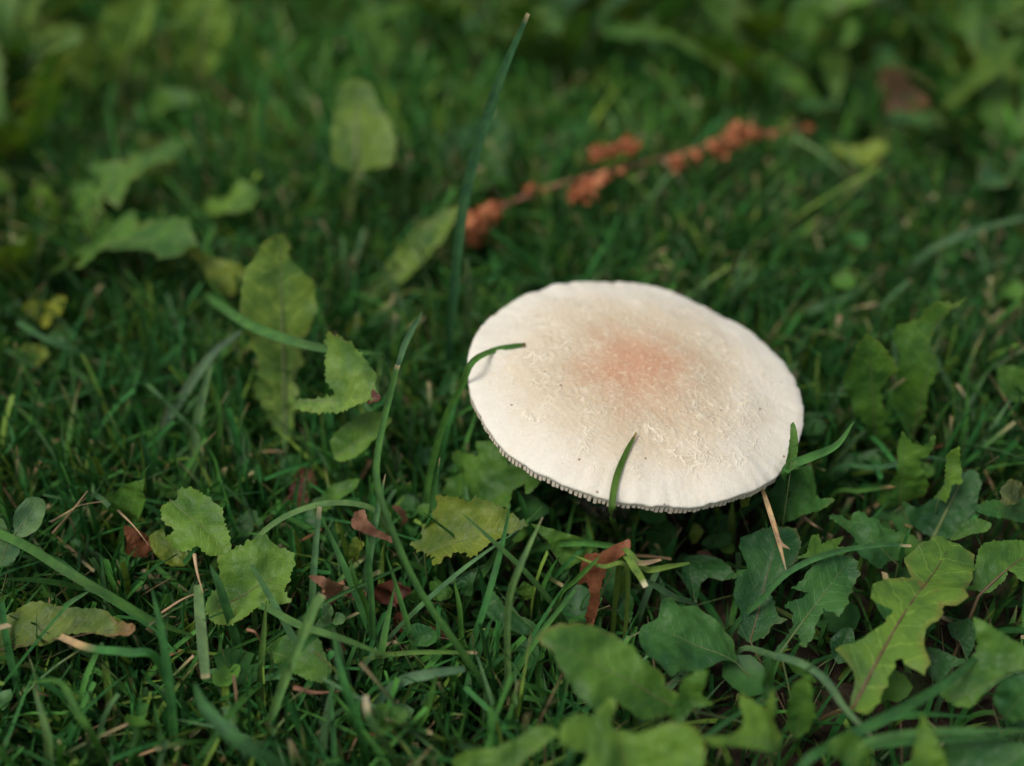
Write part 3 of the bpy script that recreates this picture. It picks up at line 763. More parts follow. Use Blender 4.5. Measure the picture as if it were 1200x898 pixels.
traced_leaf(1, [(470,420),(520,370),(580,330),(660,315),(680,350),(620,380),(540,420),(490,440)], (480,430), (670,330), 14, 30, MID, 0, 0.0, name='dandelion_leaf', cat='leaf', label='narrow blurred leaf under a pale leaf stalk')
traced_leaf(1, [(480,470),(540,480),(600,530),(620,570),(580,590),(520,550)], (490,475), (615,580), 24, 14, OLIVE, 0, 0.1, name='dandelion_leaf', cat='leaf', label='blurred olive leaf bending down in the back lawn')
traced_leaf(1, [(580,0),(700,-40),(830,0),(820,90),(790,170),(740,260),(700,300),(650,240),(620,140)], (690,330), (740,-30), 14, 56, (0.15, 0.27, 0.05), 0, 0.0, name='dandelion_leaf', cat='leaf', label='blurred broad leaf with thick yellowish midrib at the back', rib_r=0.035, hint=0.55, wave=0.03)
traced_leaf(1, [(390,20),(500,-30),(560,0),(530,110),(490,200),(440,310),(400,300),(410,200),(370,110)], (425,330), (520,-20), 14, 56, (0.15, 0.27, 0.05), 0, 0.0, name='dandelion_leaf', cat='leaf', label='blurred long leaf with pale rib leaning right at the back', rib_r=0.035, hint=0.55, wave=0.03)
traced_leaf(3, [(480,150),(540,125),(580,200),(565,300),(540,360),(510,300),(485,220)], (530,370), (535,128), 14, 36, LIGHT, 0, 0.0, name='dandelion_leaf', cat='leaf', label='blurred bright leaf standing in the far right lawn', hint=0.7)
traced_leaf(3, [(220,230),(280,195),(350,230),(420,290),(470,350),(500,400),(440,390),(370,310),(290,250)], (495,400), (230,225), 14, 34, MID, 0, 0.1, name='dandelion_leaf', cat='leaf', label='blurred narrow leaf arching over behind the red stalk')
traced_leaf(3, [(510,500),(600,520),(700,490),(720,520),(660,590),(570,580)], (520,510), (710,505), 14, 18, (0.17, 0.25, 0.04), 0, 0.1, name='dandelion_leaf', cat='leaf', label='blurred yellow-green leaf right of the red stalk end')
traced_leaf(3, [(380,0),(470,-30),(480,80),(450,180),(410,200),(370,130)], (415,220), (450,-20), 14, 40, MID, 0, 0.1, name='dandelion_leaf', cat='leaf', label='blurred upright leaf at the far back right of centre', hint=0.7)
traced_leaf(3, [(700,270),(780,250),(870,300),(885,350),(840,400),(730,425),(700,350)], (710,420), (880,320), 8, 20, (0.12, 0.07, 0.03), 0, 1.0, name='fallen_leaf', cat='leaf', label='blurred brown withered leaf in the far right lawn', rib='red')
YL = [(95,190),(130,150),(180,165),(200,140),(235,150),(225,205),(185,215),(180,250),(140,240),(120,215)]
traced_leaf(4, YL, (130,245), (215,145), 14, 24, YELLOW, 0, 0.2, name='weed_leaf', cat='leaf', label='small yellow lobed leaf in the left lawn, the upper of two')
traced_leaf(4, [(70,340),(110,305),(160,320),(180,350),(140,385),(90,390)], (100,395), (160,320), 12, 20, (0.19, 0.25, 0.05), 0, 0.2, name='weed_leaf', cat='leaf', label='small yellow-green rounded leaf in the left lawn, the lower of two')
traced_leaf('B', [(900,510),(920,465),(960,445),(980,470),(950,510),(920,540)], (915,545), (970,455), 16, 24, OLIVE, 0, 0.2, name='weed_leaf', cat='leaf', label='small yellowish leaf behind the grass stalk with a pale joint')
# small leaves low down between the grass
for crop, poly, b, t, c, lab in (
    ('C', [(330,620),(380,595),(430,620),(425,665),(370,668)], (430,650), (335,625), MID, 'small dull oval leaf left of a thick grass blade below the yellowing leaf'),
    ('C', [(470,560),(530,545),(590,590),(585,630),(520,655),(475,630)], (475,640), (590,600), MID, 'small oval leaf right of a thick grass blade below the yellowing leaf'),
    ('C', [(920,590),(960,545),(1010,570),(1015,610),(975,645),(950,615)], (960,640), (975,548), LIGHT, 'tiny two-lobed bright leaf between crossing grass blades'),
    ('C', [(345,790),(420,765),(480,790),(520,850),(470,890),(370,880)], (360,880), (490,800), DARK, 'dark leaf low in the turf under a thick grass blade'),
    ('C', [(740,700),(800,600),(830,640),(870,690),(1000,760),(1060,830),(940,830),(800,760)], (1050,835), (800,610), DARK, 'dark jagged leaf behind the crossing grass blades'),
    ('C', [(600,560),(660,510),(715,490),(700,560),(690,620),(640,620)], (640,630), (712,495), DARK, 'dark toothed leaf end below the yellowing leaf'),
    (8, [(620,480),(680,440),(700,520),(660,560)], (640,560), (685,445), DARK, 'dark leaf scrap beside the big oval leaf')):
    traced_leaf(crop, poly, b, t, 12, 18, c, 0, 0.05, name='weed_leaf', cat='leaf', label=lab)

# --- dried leaves
traced_leaf(8, [(872,160),(890,125),(930,132),(960,115),(1010,108),(1016,130),(985,160),(948,190),(930,230),(915,290),(898,350),(884,405),(860,408),(868,350),(884,290),(878,240),(850,245),(862,200)],
            (865,405), (1000,112), 12, 36, (0.25, 0.06, 0.03), 0, 0, name='dried_leaf', cat='dried leaf', label='rust-red withered leaf curled upright below the cap', mat=M_RUST, rib='red', fold=0.45, wave=0.08, ruffle=0.05, teeth=0.004, grid=0.05)
traced_leaf('D', [(450,65),(490,60),(540,85),(600,65),(595,90),(580,130),(570,180),(540,195),(510,150),(480,120)], (550,195), (455,65), 16, 30, (0.3, 0.1, 0.06), 0, 0, name='dried_leaf', cat='dried leaf', label='small salmon-brown crumpled leaf above a pale cut grass stem', mat=M_SALMON, rib='red', wave=0.22, ruffle=0.08, grid=0.07)
traced_leaf('D', [(575,140),(640,115),(680,130),(675,160),(620,165)], (580,150), (678,140), 14, 18, (0.3, 0.1, 0.06), 0, 0, name='dried_leaf', cat='dried leaf', label='thin reddish leaf shred joining two brown leaves', mat=M_SALMON, rib='red', wave=0.1, grid=0.1)
traced_leaf('D', [(740,105),(780,70),(840,65),(870,80),(865,130),(830,180),(800,200),(760,160)], (800,200), (860,75), 12, 24, (0.1, 0.03, 0.02), 0, 0, name='dried_leaf', cat='dried leaf', label='dark brown glossy curled leaf beside a thick grass blade', mat=M_BROWN, rib='red', wave=0.22, cup=0.9, grid=0.07)
traced_leaf('D', [(795,240),(820,215),(850,250),(860,290),(820,300)], (820,300), (830,220), 6, 12, (0.1, 0.03, 0.02), 0, 0, name='dried_leaf', cat='dried leaf', label='dark brown leaf scrap deep in the turf', mat=M_BROWN, rib='red', wave=0.1, grid=0.1)
traced_leaf('C', [(60,185),(105,175),(120,220),(160,270),(260,310),(265,345),(180,315),(110,290),(60,270),(50,225)], (90,290), (262,330), 30, 24, (0.4, 0.2, 0.1), 0, 0, name='dried_leaf', cat='dried leaf', label='torn leaf with salmon dried edge below the tall pale leaf', mat=M_SALMON, rib='red', wave=0.06, grid=0.07)
traced_leaf('C', [(50,440),(70,310),(110,330),(130,350),(95,420),(70,460)], (60,455), (115,335), 12, 22, OLIVE, 0, 0.7, name='dried_leaf', cat='dried leaf', label='olive curled leaf stub under the salmon-edged torn leaf', rib='red')
traced_leaf('C', [(270,155),(300,145),(330,170),(335,200),(320,260),(300,262),(310,210)], (312,265), (275,155), 18, 28, (0.4, 0.2, 0.1), 0, 0, name='dried_leaf', cat='dried leaf', label='small salmon curl beside a thick grass blade', mat=M_SALMON, rib='red', grid=0.1)
traced_leaf(4, [(1000,870),(1030,790),(1060,740),(1100,760),(1110,820),(1070,880),(1020,900)], (1010,895), (1080,750), 5, 14, (0.1, 0.03, 0.02), 0, 0, name='dried_leaf', cat='dried leaf', label='dark red-brown dead leaf at the foot of the tall pale leaf', mat=M_BROWN, rib='red')
traced_leaf('F', [(805,110),(830,55),(880,90),(850,140),(820,160)], (815,165), (835,60), 8, 14, OLIVE, 0, 0.8, name='dried_leaf', cat='dried leaf', label='small olive-brown leaf in the shade under the cap front', rib='red')
traced_leaf('F', [(840,200),(880,195),(960,250),(985,280),(970,300),(900,255)], (845,205), (980,295), 12, 8, (0.1, 0.03, 0.02), 0, 0, name='dried_leaf', cat='dried leaf', label='narrow brown leaf in the shade beside the dandelion', mat=M_BROWN, rib='red')

# ------------------------------------------------------------------ grass blades
BG = (0.042, 0.150, 0.050)
def blade(pts, width, label, color=BG, tipc=None, name='grass_blade', cat='grass blade', group=None, roll=0, tip=0.1, w0=0.75, fold=0.35, ground=True, tipstart=0.9, seg=30, hint=0.55, clear=True):
    """a blade of grass along points (pixel x, pixel y, height mm); width in millimetres"""
    P = list(pts) if isinstance(pts[0], Vector) else [at_cap(p[0], p[1]) if p[2] == 'cap' else at(*p) for p in pts]
    if ground and P[0].z > 0.004:
        d = (P[0] - P[1]); d.z = 0
        q = P[0] + d * 0.15
        P = [Vector((q.x, q.y, -0.002))] + P
    path = catmull(P, seg)
    wv, fs, cols, uvs = [], [], [], []
    rnd = random.Random(int(pts[0][0] * 7 + pts[0][1] * 13))
    n = len(path); O = path[0]
    for i, p in enumerate(path):
        t = i / (n - 1)
        T = (path[min(i + 1, n - 1)] - path[max(i - 1, 0)]).normalized()
        h = Vector((0, 0, 1)) * (1 - hint) + (CAM_P - p).normalized() * hint
        Z = (h - T * h.dot(T)).normalized()
        Z = Matrix.Rotation(R_(roll + 14 * math.sin(t * 3 + rnd.random() * 0.1)), 3, T) @ Z
        S = Z.cross(T)
        k = (w0 + (1 - w0) * min(1, t / 0.4))
        if t > 0.55: k *= tip + (1 - tip) * (1 - ((t - 0.55) / 0.45) ** 1.8)
        wd = width * 0.62 / 2000 * max(k, 0.04) * (1 + 0.05 * noise.noise(Vector((t * 8, pts[0][0], 0))))
        for u in (-1, -0.5, 0, 0.5, 1):
            wv.append(p + S * wd * u + Z * wd * fold * (abs(u) - 0.5) - O)
            c = Vector((color[0] * 1.15, color[1] * 1.2, color[2] * 0.95)) * (0.9 + 0.15 * rnd.random() + 0.45 * noise.noise(Vector((t * 5, u * 0.4, pts[0][0]))))
            if tipc and t > tipstart:
                c = c.lerp(Vector(tipc), min(1, (t - tipstart) / max(0.02, (1 - tipstart) * 0.5)))
            cols.append(tuple(c))
            uvs.append((t, u * 0.5 + 0.5))
    for i in range(n - 1):
        for q in range(4):
            a = i * 5 + q
            fs.append((a, a + 1, a + 6, a + 5))
    o = mesh_obj(name, wv, fs, M_GRASS, O)
    set_color(o.data, cols)
    add_uv(o.data, np.array(uvs, np.float32))
    tag(o, label, cat, group)
    if clear:
        for p in path[int(n * 0.3):]: lower(p, 0.95, ray=True, reach=0.03)
    return o

def add_uv(me, pv):
    l = me.uv_layers.new(name='UVMap')
    li = np.empty(len(me.loops), np.int32); me.loops.foreach_get('vertex_index', li)
    l.data.foreach_set('uv', pv[li].ravel())

PALE, TEAL, DRY = (0.11, 0.20, 0.085), (0.055, 0.125, 0.075), (0.42, 0.30, 0.16)
VIV = (0.055, 0.145, 0.035)
blade([(524,450,3),(530,360,34),(545,230,68),(580,110,97),(619,16,118)], 4.6, 'tallest grass blade, rising above the red stalk, with a pale tip', (0.040,0.115,0.062), (0.5,0.42,0.25), tipstart=0.97, tip=0.35)
blade([(496,640,4),(503,560,18),(522,490,36),(540,455,46),(553,425,54),(578,411,'cap'),(600,406,'cap'),(616,404,'cap')], 2.6, 'grass blade bent over the left edge of the mushroom cap', VIV, (0.2,0.11,0.06), tipstart=0.96, tip=0.6, w0=1.2)
blade([(512,560,10),(526,490,30),(548,435,40)], 3.2, 'dark upright grass blade close against the left cap edge', BG, None)
blade([(728,650,0),(724,628,14),(717,603,41),(721,565,'cap'),(733,532,'cap'),(746,507,'cap')], 2.6, 'grass blade standing against the front of the cap', (0.06,0.125,0.028), (0.28,0.22,0.1), tipstart=0.93, tip=0.3, w0=0.6)
blade([(235,345,14),(262,362,36),(300,385,44),(350,402,46),(400,412,45),(448,414,42)], 4.2, 'thick grass blade crossing in front of the tall pale leaf', (0.06,0.15,0.05), None, tip=0.3, fold=0.6)
blade([(212,262,20),(238,300,24),(268,345,20)], 2.6, 'dark grass blade leaning behind the tall pale leaf', (0.025,0.08,0.04))
blade([(590,840,6),(545,770,22),(490,690,36),(455,610,46),(441,560,50),(446,510,54),(459,455,58),(466,428,60)], 2.5, 'long thick grass stalk ending at a pale joint left of the cap', (0.05,0.13,0.04), (0.45,0.33,0.22), tipstart=0.985, tip=0.8, w0=1.1, fold=0.5)
blade([(466,430,59),(476,400,62),(495,365,64)], 2.4, 'blurred grass blade above the pale joint', TEAL, None, ground=False)
blade([(668,742,8),(645,705,20),(610,665,30),(575,632,36),(541,601,38)], 2.4, 'grass blade crossing to the upper left before the yellowing leaf', (0.06,0.14,0.05), None, w0=1.2)
blade([(597,830,6),(594,760,20),(596,705,32),(606,672,40),(620,640,44),(636,606,47)], 2.5, 'pale grass stem crossing to the upper right before the yellowing leaf', PALE, (0.5,0.45,0.3), tipstart=0.96, w0=1.2, fold=0.6)
blade([(548,800,4),(552,760,16),(570,705,26),(588,640,33),(598,590,36)], 2.4, 'dark grass blade between the two crossing blades', BG, None, w0=1.2)
blade([(545,800,4),(541,750,16),(538,710,24),(532,680,28)], 2.0, 'short straight grass blade below the yellowing leaf', VIV)
blade([(628,660,2),(622,625,16),(612,590,26),(606,575,30)], 2.6, 'dark grass blade before the scalloped leaf', BG)
blade([(480,672,4),(450,615,22),(430,594,28),(385,590,30),(340,603,29),(305,627,27),(275,668,25)], 2.6, 'pale grass blade arching over below the tall leaf, tip turning tan', PALE, DRY, tipstart=0.9, tip=0.5)
blade([(-25,615,30),(30,640,34),(75,668,34),(130,700,30),(180,728,24),(225,745,18)], 3.3, 'thick grass blade with a tan worn patch slanting through the left turf', (0.05,0.125,0.035), None, w0=1, ground=False, tip=0.3)
blade([(60,655,18),(110,690,22),(170,730,20),(215,775,14)], 2.4, 'thin grass blade running below the thick worn one', BG)
blade([(232,685,27),(234,715,27),(238,760,24),(241,795,22)], 3.9, 'flat grey-green cut grass blade hanging over the left turf', (0.10,0.17,0.085), (0.36,0.32,0.18), tipstart=0.95, tip=0.75, w0=0.8, ground=False)
blade([(207,905,4),(200,820,22),(190,745,34),(178,690,40)], 3.2, 'dark grass blade rising in the left foreground', BG)
blade([(303,900,2),(322,830,18),(345,768,30),(367,715,38),(378,697,40)], 3.4, 'pale grass stem with a blunt cut end', (0.10,0.2,0.075), (0.35,0.32,0.2), tipstart=0.97, tip=0.9, w0=0.6, fold=0.6)
blade([(290,800,3),(275,745,16),(258,690,28),(246,662,32)], 3.4, 'dark grass blade before the jagged leaf lying flat', (0.04,0.12,0.045))
blade([(345,720,2),(344,680,16),(343,640,26),(342,615,32)], 2.2, 'upright grass blade at the edge of the jagged leaf lying flat', BG)
blade([(175,525,6),(205,478,18),(245,420,30),(282,388,36)], 4.2, 'grey-green grass blade slanting up behind two upright ones', (0.08,0.14,0.10), None, tip=0.4)
blade([(222,590,2),(226,540,14),(234,480,27),(248,425,40)], 4.0, 'pale upright grass blade left of the tall leaf', (0.10,0.18,0.10), None, tip=0.4)
blade([(250,580,2),(256,530,14),(256,480,26),(247,442,34)], 2.4, 'slender bright grass blade left of the tall leaf', (0.06,0.16,0.04))
blade([(178,620,2),(176,575,16),(173,540,26),(164,506,34)], 3.2, 'dark pointed grass blade behind the scorched leaf', (0.025,0.085,0.035))
blade([(183,600,4),(170,580,16),(150,565,22)], 2.0, 'short dark grass blade lying over the scorched leaf', (0.025,0.085,0.035))
blade([(932,610,4),(920,562,35),(926,546,39),(950,536,42),(980,522,46),(1001,494,50)], 3.4, 'grass blade reaching out from the right edge of the cap', (0.05,0.145,0.045), None, fold=0.6)
blade([(868,762,14),(905,768,24),(940,778,29),(968,798,31),(990,830,29),(1022,864,26)], 2.6, 'pale arching grass blade over the dandelion rosette', (0.09,0.17,0.10), (0.2,0.22,0.14), tipstart=0.9, tip=0.5)
blade([(935,905,28),(985,868,31),(1050,835,33),(1110,800,33),(1150,765,32)], 3.4, 'long dark grass blade slanting across the lower right leaves', (0.035,0.11,0.04), (0.5,0.4,0.28), tipstart=0.98, tip=0.5)
blade([(985,876,30),(1050,862,32),(1120,857,33),(1230,857,32)], 2.6, 'straight grass stem lying level across the lower right leaves', (0.055,0.14,0.055), None, ground=False)
blade([(980,884,29),(1060,870,31),(1220,862,31)], 2.0, 'thin grass stem under the level one at lower right', (0.04,0.12,0.045), None, ground=False)
blade([(860,735,10),(890,705,20),(925,670,28),(975,648,30),(1030,639,29),(1068,640,28)], 2.2, 'bent grass blade with a cream tip over the dark lobed leaf', (0.045,0.13,0.055), (0.6,0.48,0.3), tipstart=0.95, tip=0.45)
blade([(1052,685,6),(1055,655,16),(1062,630,24),(1068,618,26)], 1.6, 'thin upright grass blade at the light green leaf', BG)
blade([(980,548,14),(1030,548,22),(1085,536,27),(1130,546,22)], 2.2, 'grass blade lying before the ragged lobes right of the cap', (0.045,0.12,0.06))
blade([(978,578,12),(1010,575,18),(1060,568,18)], 1.8, 'short dry-tipped grass blade right of the cap', VIV, DRY, tipstart=0.8, tip=0.5)
blade([(915,690,10),(905,650,18),(897,610,24)], 1.8, 'short grass blade in the shade right of the cap front', BG)
blade([(815,712,12),(790,700,20),(765,685,24),(750,676,24)], 3.0, 'grey-green grass blade behind the rust-red leaf', (0.06,0.13,0.075), None, ground=True)
blade([(735,664,26),(760,668,30),(785,664,30),(808,660,29)], 2.2, 'yellow-green grass stub pointing right of the rust-red leaf', (0.12,0.2,0.05), None, ground=True, tip=0.4)
blade([(728,655,30),(745,668,33),(757,688,31)], 2.8, 'cut pale-ended grass stub beside the rust-red leaf', (0.12,0.2,0.05), (0.6,0.6,0.42), tipstart=0.86, tip=0.7)
blade([(728,652,32),(750,660,33),(775,656,31)], 2.2, 'tan tipped grass stub beside the rust-red leaf', (0.12,0.2,0.05), (0.5,0.36,0.22), tipstart=0.55, tip=0.4)
blade([(655,702,16),(675,680,28),(690,665,34),(703,652,36)], 2.0, 'grass blade slanting across the rust-red leaf', VIV)
blade([(735,670,32),(705,664,34),(670,650,33)], 1.8, 'thin yellowish grass blade crossing the rust-red leaf', (0.12,0.19,0.05), None, ground=True)
blade([(640,690,6),(665,660,18),(690,635,24),(686,615,28)], 1.8, 'thin hooked grass blade left of the rust-red leaf', BG)
blade([(440,830,10),(468,800,22),(505,790,25),(545,784,24)], 3.6, 'grey-green grass blade arching in the near turf', (0.07,0.14,0.095), None, tip=0.6)
blade([(300,712,20),(350,732,26),(410,752,26),(460,772,20)], 2.6, 'straight grass stem lying behind the pale cut stem', (0.075,0.16,0.06), None)
blade([(448,800,3),(432,720,18),(416,680,28),(410,655,32)], 2.2, 'upright grass blade left of the crumpled brown leaves', VIV)
blade([(438,790,3),(436,720,20),(432,660,32),(430,625,38)], 2.4, 'tall upright grass blade before the brown glossy leaf', (0.045,0.13,0.045))
blade([(430,900,8),(420,850,22),(400,790,32),(390,740,36)], 3.2, 'dark grass blade in the near turf', BG)
blade([(470,905,14),(450,870,24),(432,840,30),(428,815,32)], 3.0, 'grass blade with worn white streak in the near turf', (0.06,0.13,0.05), (0.45,0.4,0.28), tipstart=0.75, tip=0.6)
blade([(480,870,8),(500,830,20),(512,790,28)], 3.0, 'short broad grass blade under the arching grey-green one', VIV)
blade([(330,905,24),(280,870,34),(240,830,36),(228,800,34)], 4.6, 'broad blurred grass blade at the near left edge', (0.04,0.115,0.05), None)
blade([(112,870,20),(90,835,26),(70,800,28),(32,800,24)], 2.6, 'thin bent grass blade at the lower left corner', VIV)
blade([(60,905,14),(55,860,24),(38,800,30)], 2.8, 'pale grass blade at the lower left corner', PALE)
blade([(185,775,26),(150,765,30),(105,760,28),(70,746,24)], 3.2, 'grass blade with straw-coloured end over the dying leaf', BG, (0.5,0.36,0.2), tipstart=0.7, tip=0.7)
blade([(545,425,4),(549,350,40),(547,302,58)], 4.0, 'blurred pale upright grass blade beside the tallest one', (0.10,0.17,0.10), None, tip=0.6)
blade([(232,125,4),(236,70,34),(247,-10,72)], 6.5, 'blurred pale upright stalk of the broad leaf at the back', (0.17,0.22,0.10), None, tip=0.5)
blade([(138,120,4),(152,60,34),(178,-12,70)], 7.0, 'blurred wide pale stalk leaning right at the back', (0.13,0.23,0.07), None, tip=0.5)
blade([(402,300,3),(409,245,28),(419,188,50)], 4.5, 'blurred pale stalk standing below the broad back leaf', (0.16,0.22,0.10), None, tip=0.6)
blade([(850,365,12),(862,330,24),(872,290,34)], 3.4, 'blurred grass blade behind the cap top', (0.07,0.15,0.08))
blade([(853,362,12),(872,335,22),(888,318,26)], 3.0, 'second blurred grass blade behind the cap top, leaning further', (0.07,0.15,0.08))
blade([(1070,312,12),(1105,285,20),(1150,268,24),(1215,252,24)], 3.6, 'blurred grey-green grass blade at the right margin', (0.075,0.15,0.09), None, tip=0.5)
blade([(1003,222,10),(980,195,20),(955,175,24),(928,160,24)], 3.6, 'blurred pale grass blade right of the red stalk end', (0.11,0.19,0.09), None, tip=0.5)
blade([(930,372,10),(960,360,20),(1010,340,18)], 5.0, 'blurred broad grass blade right of the cap', (0.06,0.13,0.07))
blade([(700,300,4),(703,270,16),(699,225,28)], 3.0, 'blurred grass blade under the red seed stalk', (0.06,0.14,0.06))
blade([(600,345,6),(635,325,16),(648,312,18)], 2.6, 'blurred grass blade behind the upper left cap edge', (0.055,0.13,0.06))
blade([(470,300,4),(472,260,20),(480,180,44)], 2.4, 'blurred thin stalk with a small pale bud', (0.06,0.13,0.06), (0.3,0.25,0.16), tipstart=0.93, tip=0.9)
blade([(297,165,4),(297,145,20),(298,118,36)], 2.0, 'blurred stalk with a tiny straw-coloured tip at the back', (0.05,0.12,0.05), (0.45,0.35,0.2), tipstart=0.85, tip=0.9)
blade([(20,378,28),(50,395,30),(100,415,24),(130,425,14)], 2.8, 'blurred grass blade with a white cut end in the left lawn', (0.04,0.11,0.05), None, w0=0.9, ground=False)
blade([(1005,860,14),(1060,838,24),(1140,840,22)], 2.4, 'grass blade passing under the long dark slanting blade', BG)
blade([(1200,590,14),(1168,592,22),(1140,610,24),(1150,640,18)], 2.0, 'thin curled grass blade at the right margin', BG)

# slender blades that stand out of the short turf left of and behind the mushroom
br = random.Random(31)
k = 0
while k < 70:
    x, y = br.uniform(0, 1190), br.uniform(230, 890)
    if x > 640 and y > 330: continue
    if 270 < x < 470 and 270 < y < 560: continue
    k += 1
    p = at(x, y, 0); p.z = -0.002
    h, a, ln, bd = br.uniform(0.024, 0.044), br.uniform(0, 6.28), br.uniform(0.1, 0.8), br.uniform(0.0, 0.7)
    d = Vector((math.cos(a), math.sin(a), 0))
    P = [p + d * h * (ln * t + bd * t * t) + Vector((0, 0, h * (t - 0.3 * bd * t ** 3))) for t in (0, 0.35, 0.7, 1.0)]
    c = br.choice(((0.05, 0.14, 0.04), (0.035, 0.11, 0.035), (0.07, 0.16, 0.08), (0.09, 0.17, 0.05)))
    blade(P, br.uniform(1.8, 3.2), 'slender green grass blade rising out of the short turf', c, br.choice((None, None, (0.5, 0.4, 0.25))), group='slender blades above the turf',
          tipstart=0.94, tip=br.choice((0.08, 0.08, 0.6)), seg=14, hint=0.5, roll=br.uniform(-50, 50), fold=br.uniform(0.2, 0.7), clear=False)

# seed-headed dry straws
def straw(pts, width, label, mat=M_STRAW, name='dry_straw'):
    P = [at(*p) for p in pts]
    path = catmull(P, 14)
    O = path[0]
    v, f = tube([p - O for p in path], [width * 0.6 / 2000 * (1.02 - 0.85 * i / 14) for i in range(15)], 6)
    o = mesh_obj(name, v, f, mat, O)
    return tag(o, label, 'straw')
o = blade([(892,570,34),(899,590,34),(910,625,33),(921,668,31)], 1.9, 'dry folded straw leaf hanging below the right cap edge', (0.50,0.35,0.26), (0.58,0.44,0.32), name='dry_straw', cat='straw', ground=False, fold=0.9, tip=0.15, w0=0.6)
o = blade([(905,610,34),(914,635,33),(926,644,32)], 1.4, 'short split of the dry straw below the right cap edge', (0.42,0.28,0.22), None, name='dry_straw', cat='straw', ground=False, fold=0.9)
straw([(60,612,26),(80,600,28),(95,592,28),(127,587,27)], 0.9, 'thin straw-coloured stalk behind the clover')
straw([(62,625,22),(85,598,28),(103,575,31)], 1.1, 'tan dry stalk rising behind the clover')
straw([(138,598,22),(158,618,27),(175,640,24)], 0.9, 'thin straw lying on the scorched leaf')
straw([(228,650,30),(231,670,30),(238,695,29)], 1.6, 'short dry straw hooked over the grey-green cut blade')
straw([(190,718,22),(215,702,27),(245,690,26)], 1.1, 'curved orange straw crossing the grey-green cut blade')
straw([(290,738,22),(300,742,22),(308,758,16)], 1.6, 'reddish dry chip beside the jagged leaf lying flat', M_SALMON)
straw([(345,806,16),(370,812,17),(398,810,16)], 2.4, 'flat red-brown dry stem below the rounded leaf', M_SALMON)
straw([(1010,610,12),(1030,618,15),(1050,640,8)], 1.4, 'dry twig end between the fan-shaped leaf and the cap', M_STRAW)
straw([(942,607,16),(955,616,18),(965,622,12)], 1.6, 'dry grass scrap behind the fan-shaped leaf', M_STRAW)

# ------------------------------------------------------------------ clovers
def clover(crop, lobes, pxy, label, z=22, color=MID):
    P = plant('clover_plant', pxy, label, 'clover')
    for (poly, b, t) in lobes:
        traced_leaf(crop, poly, b, t, z, z + 3, color, 0, 0.0, P, name='leaflet', root=P.location.copy(), teeth=0.002, smooth=0.9, grid=0.09, rib_r=0.02, vein=0.012)
    return P
clover('A', [([(65,520),(90,460),(140,420),(200,420),(215,470),(190,560),(130,598),(75,590)], (60,595), (190,425)),
             ([(-40,680),(0,630),(60,610),(110,640),(85,690),(40,725),(-20,730)], (50,605), (0,728)),
             ([(-60,520),(0,515),(30,560),(35,600),(0,630),(-50,620)], (45,600), (-50,560))], (12, 650), 'clover with three rounded grey-green leaflets at the left margin', 30, (0.095, 0.19, 0.075))
clover('D', [([(480,220),(490,180),(520,185),(530,220),(515,245),(490,240)], (525,245), (490,185)),
             ([(450,275),(480,240),(515,250),(515,285),(480,300),(455,295)], (525,250), (455,285)),
             ([(530,255),(550,222),(585,235),(575,265),(545,280)], (527,250), (582,250))], (392, 735), 'small wet clover below the salmon crumpled leaf', 16, (0.09, 0.19, 0.07))
clover('D', [([(780,650),(820,632),(860,660),(850,700),(800,710),(778,690)], (780,710), (850,650)),
             ([(715,640),(760,620),(775,680),(770,720),(730,725)], (778,712), (730,640)),
             ([(735,740),(780,715),(800,735),(780,755),(745,755)], (780,712), (750,755))], (458, 852), 'small green clover in the near turf', 24, MID)

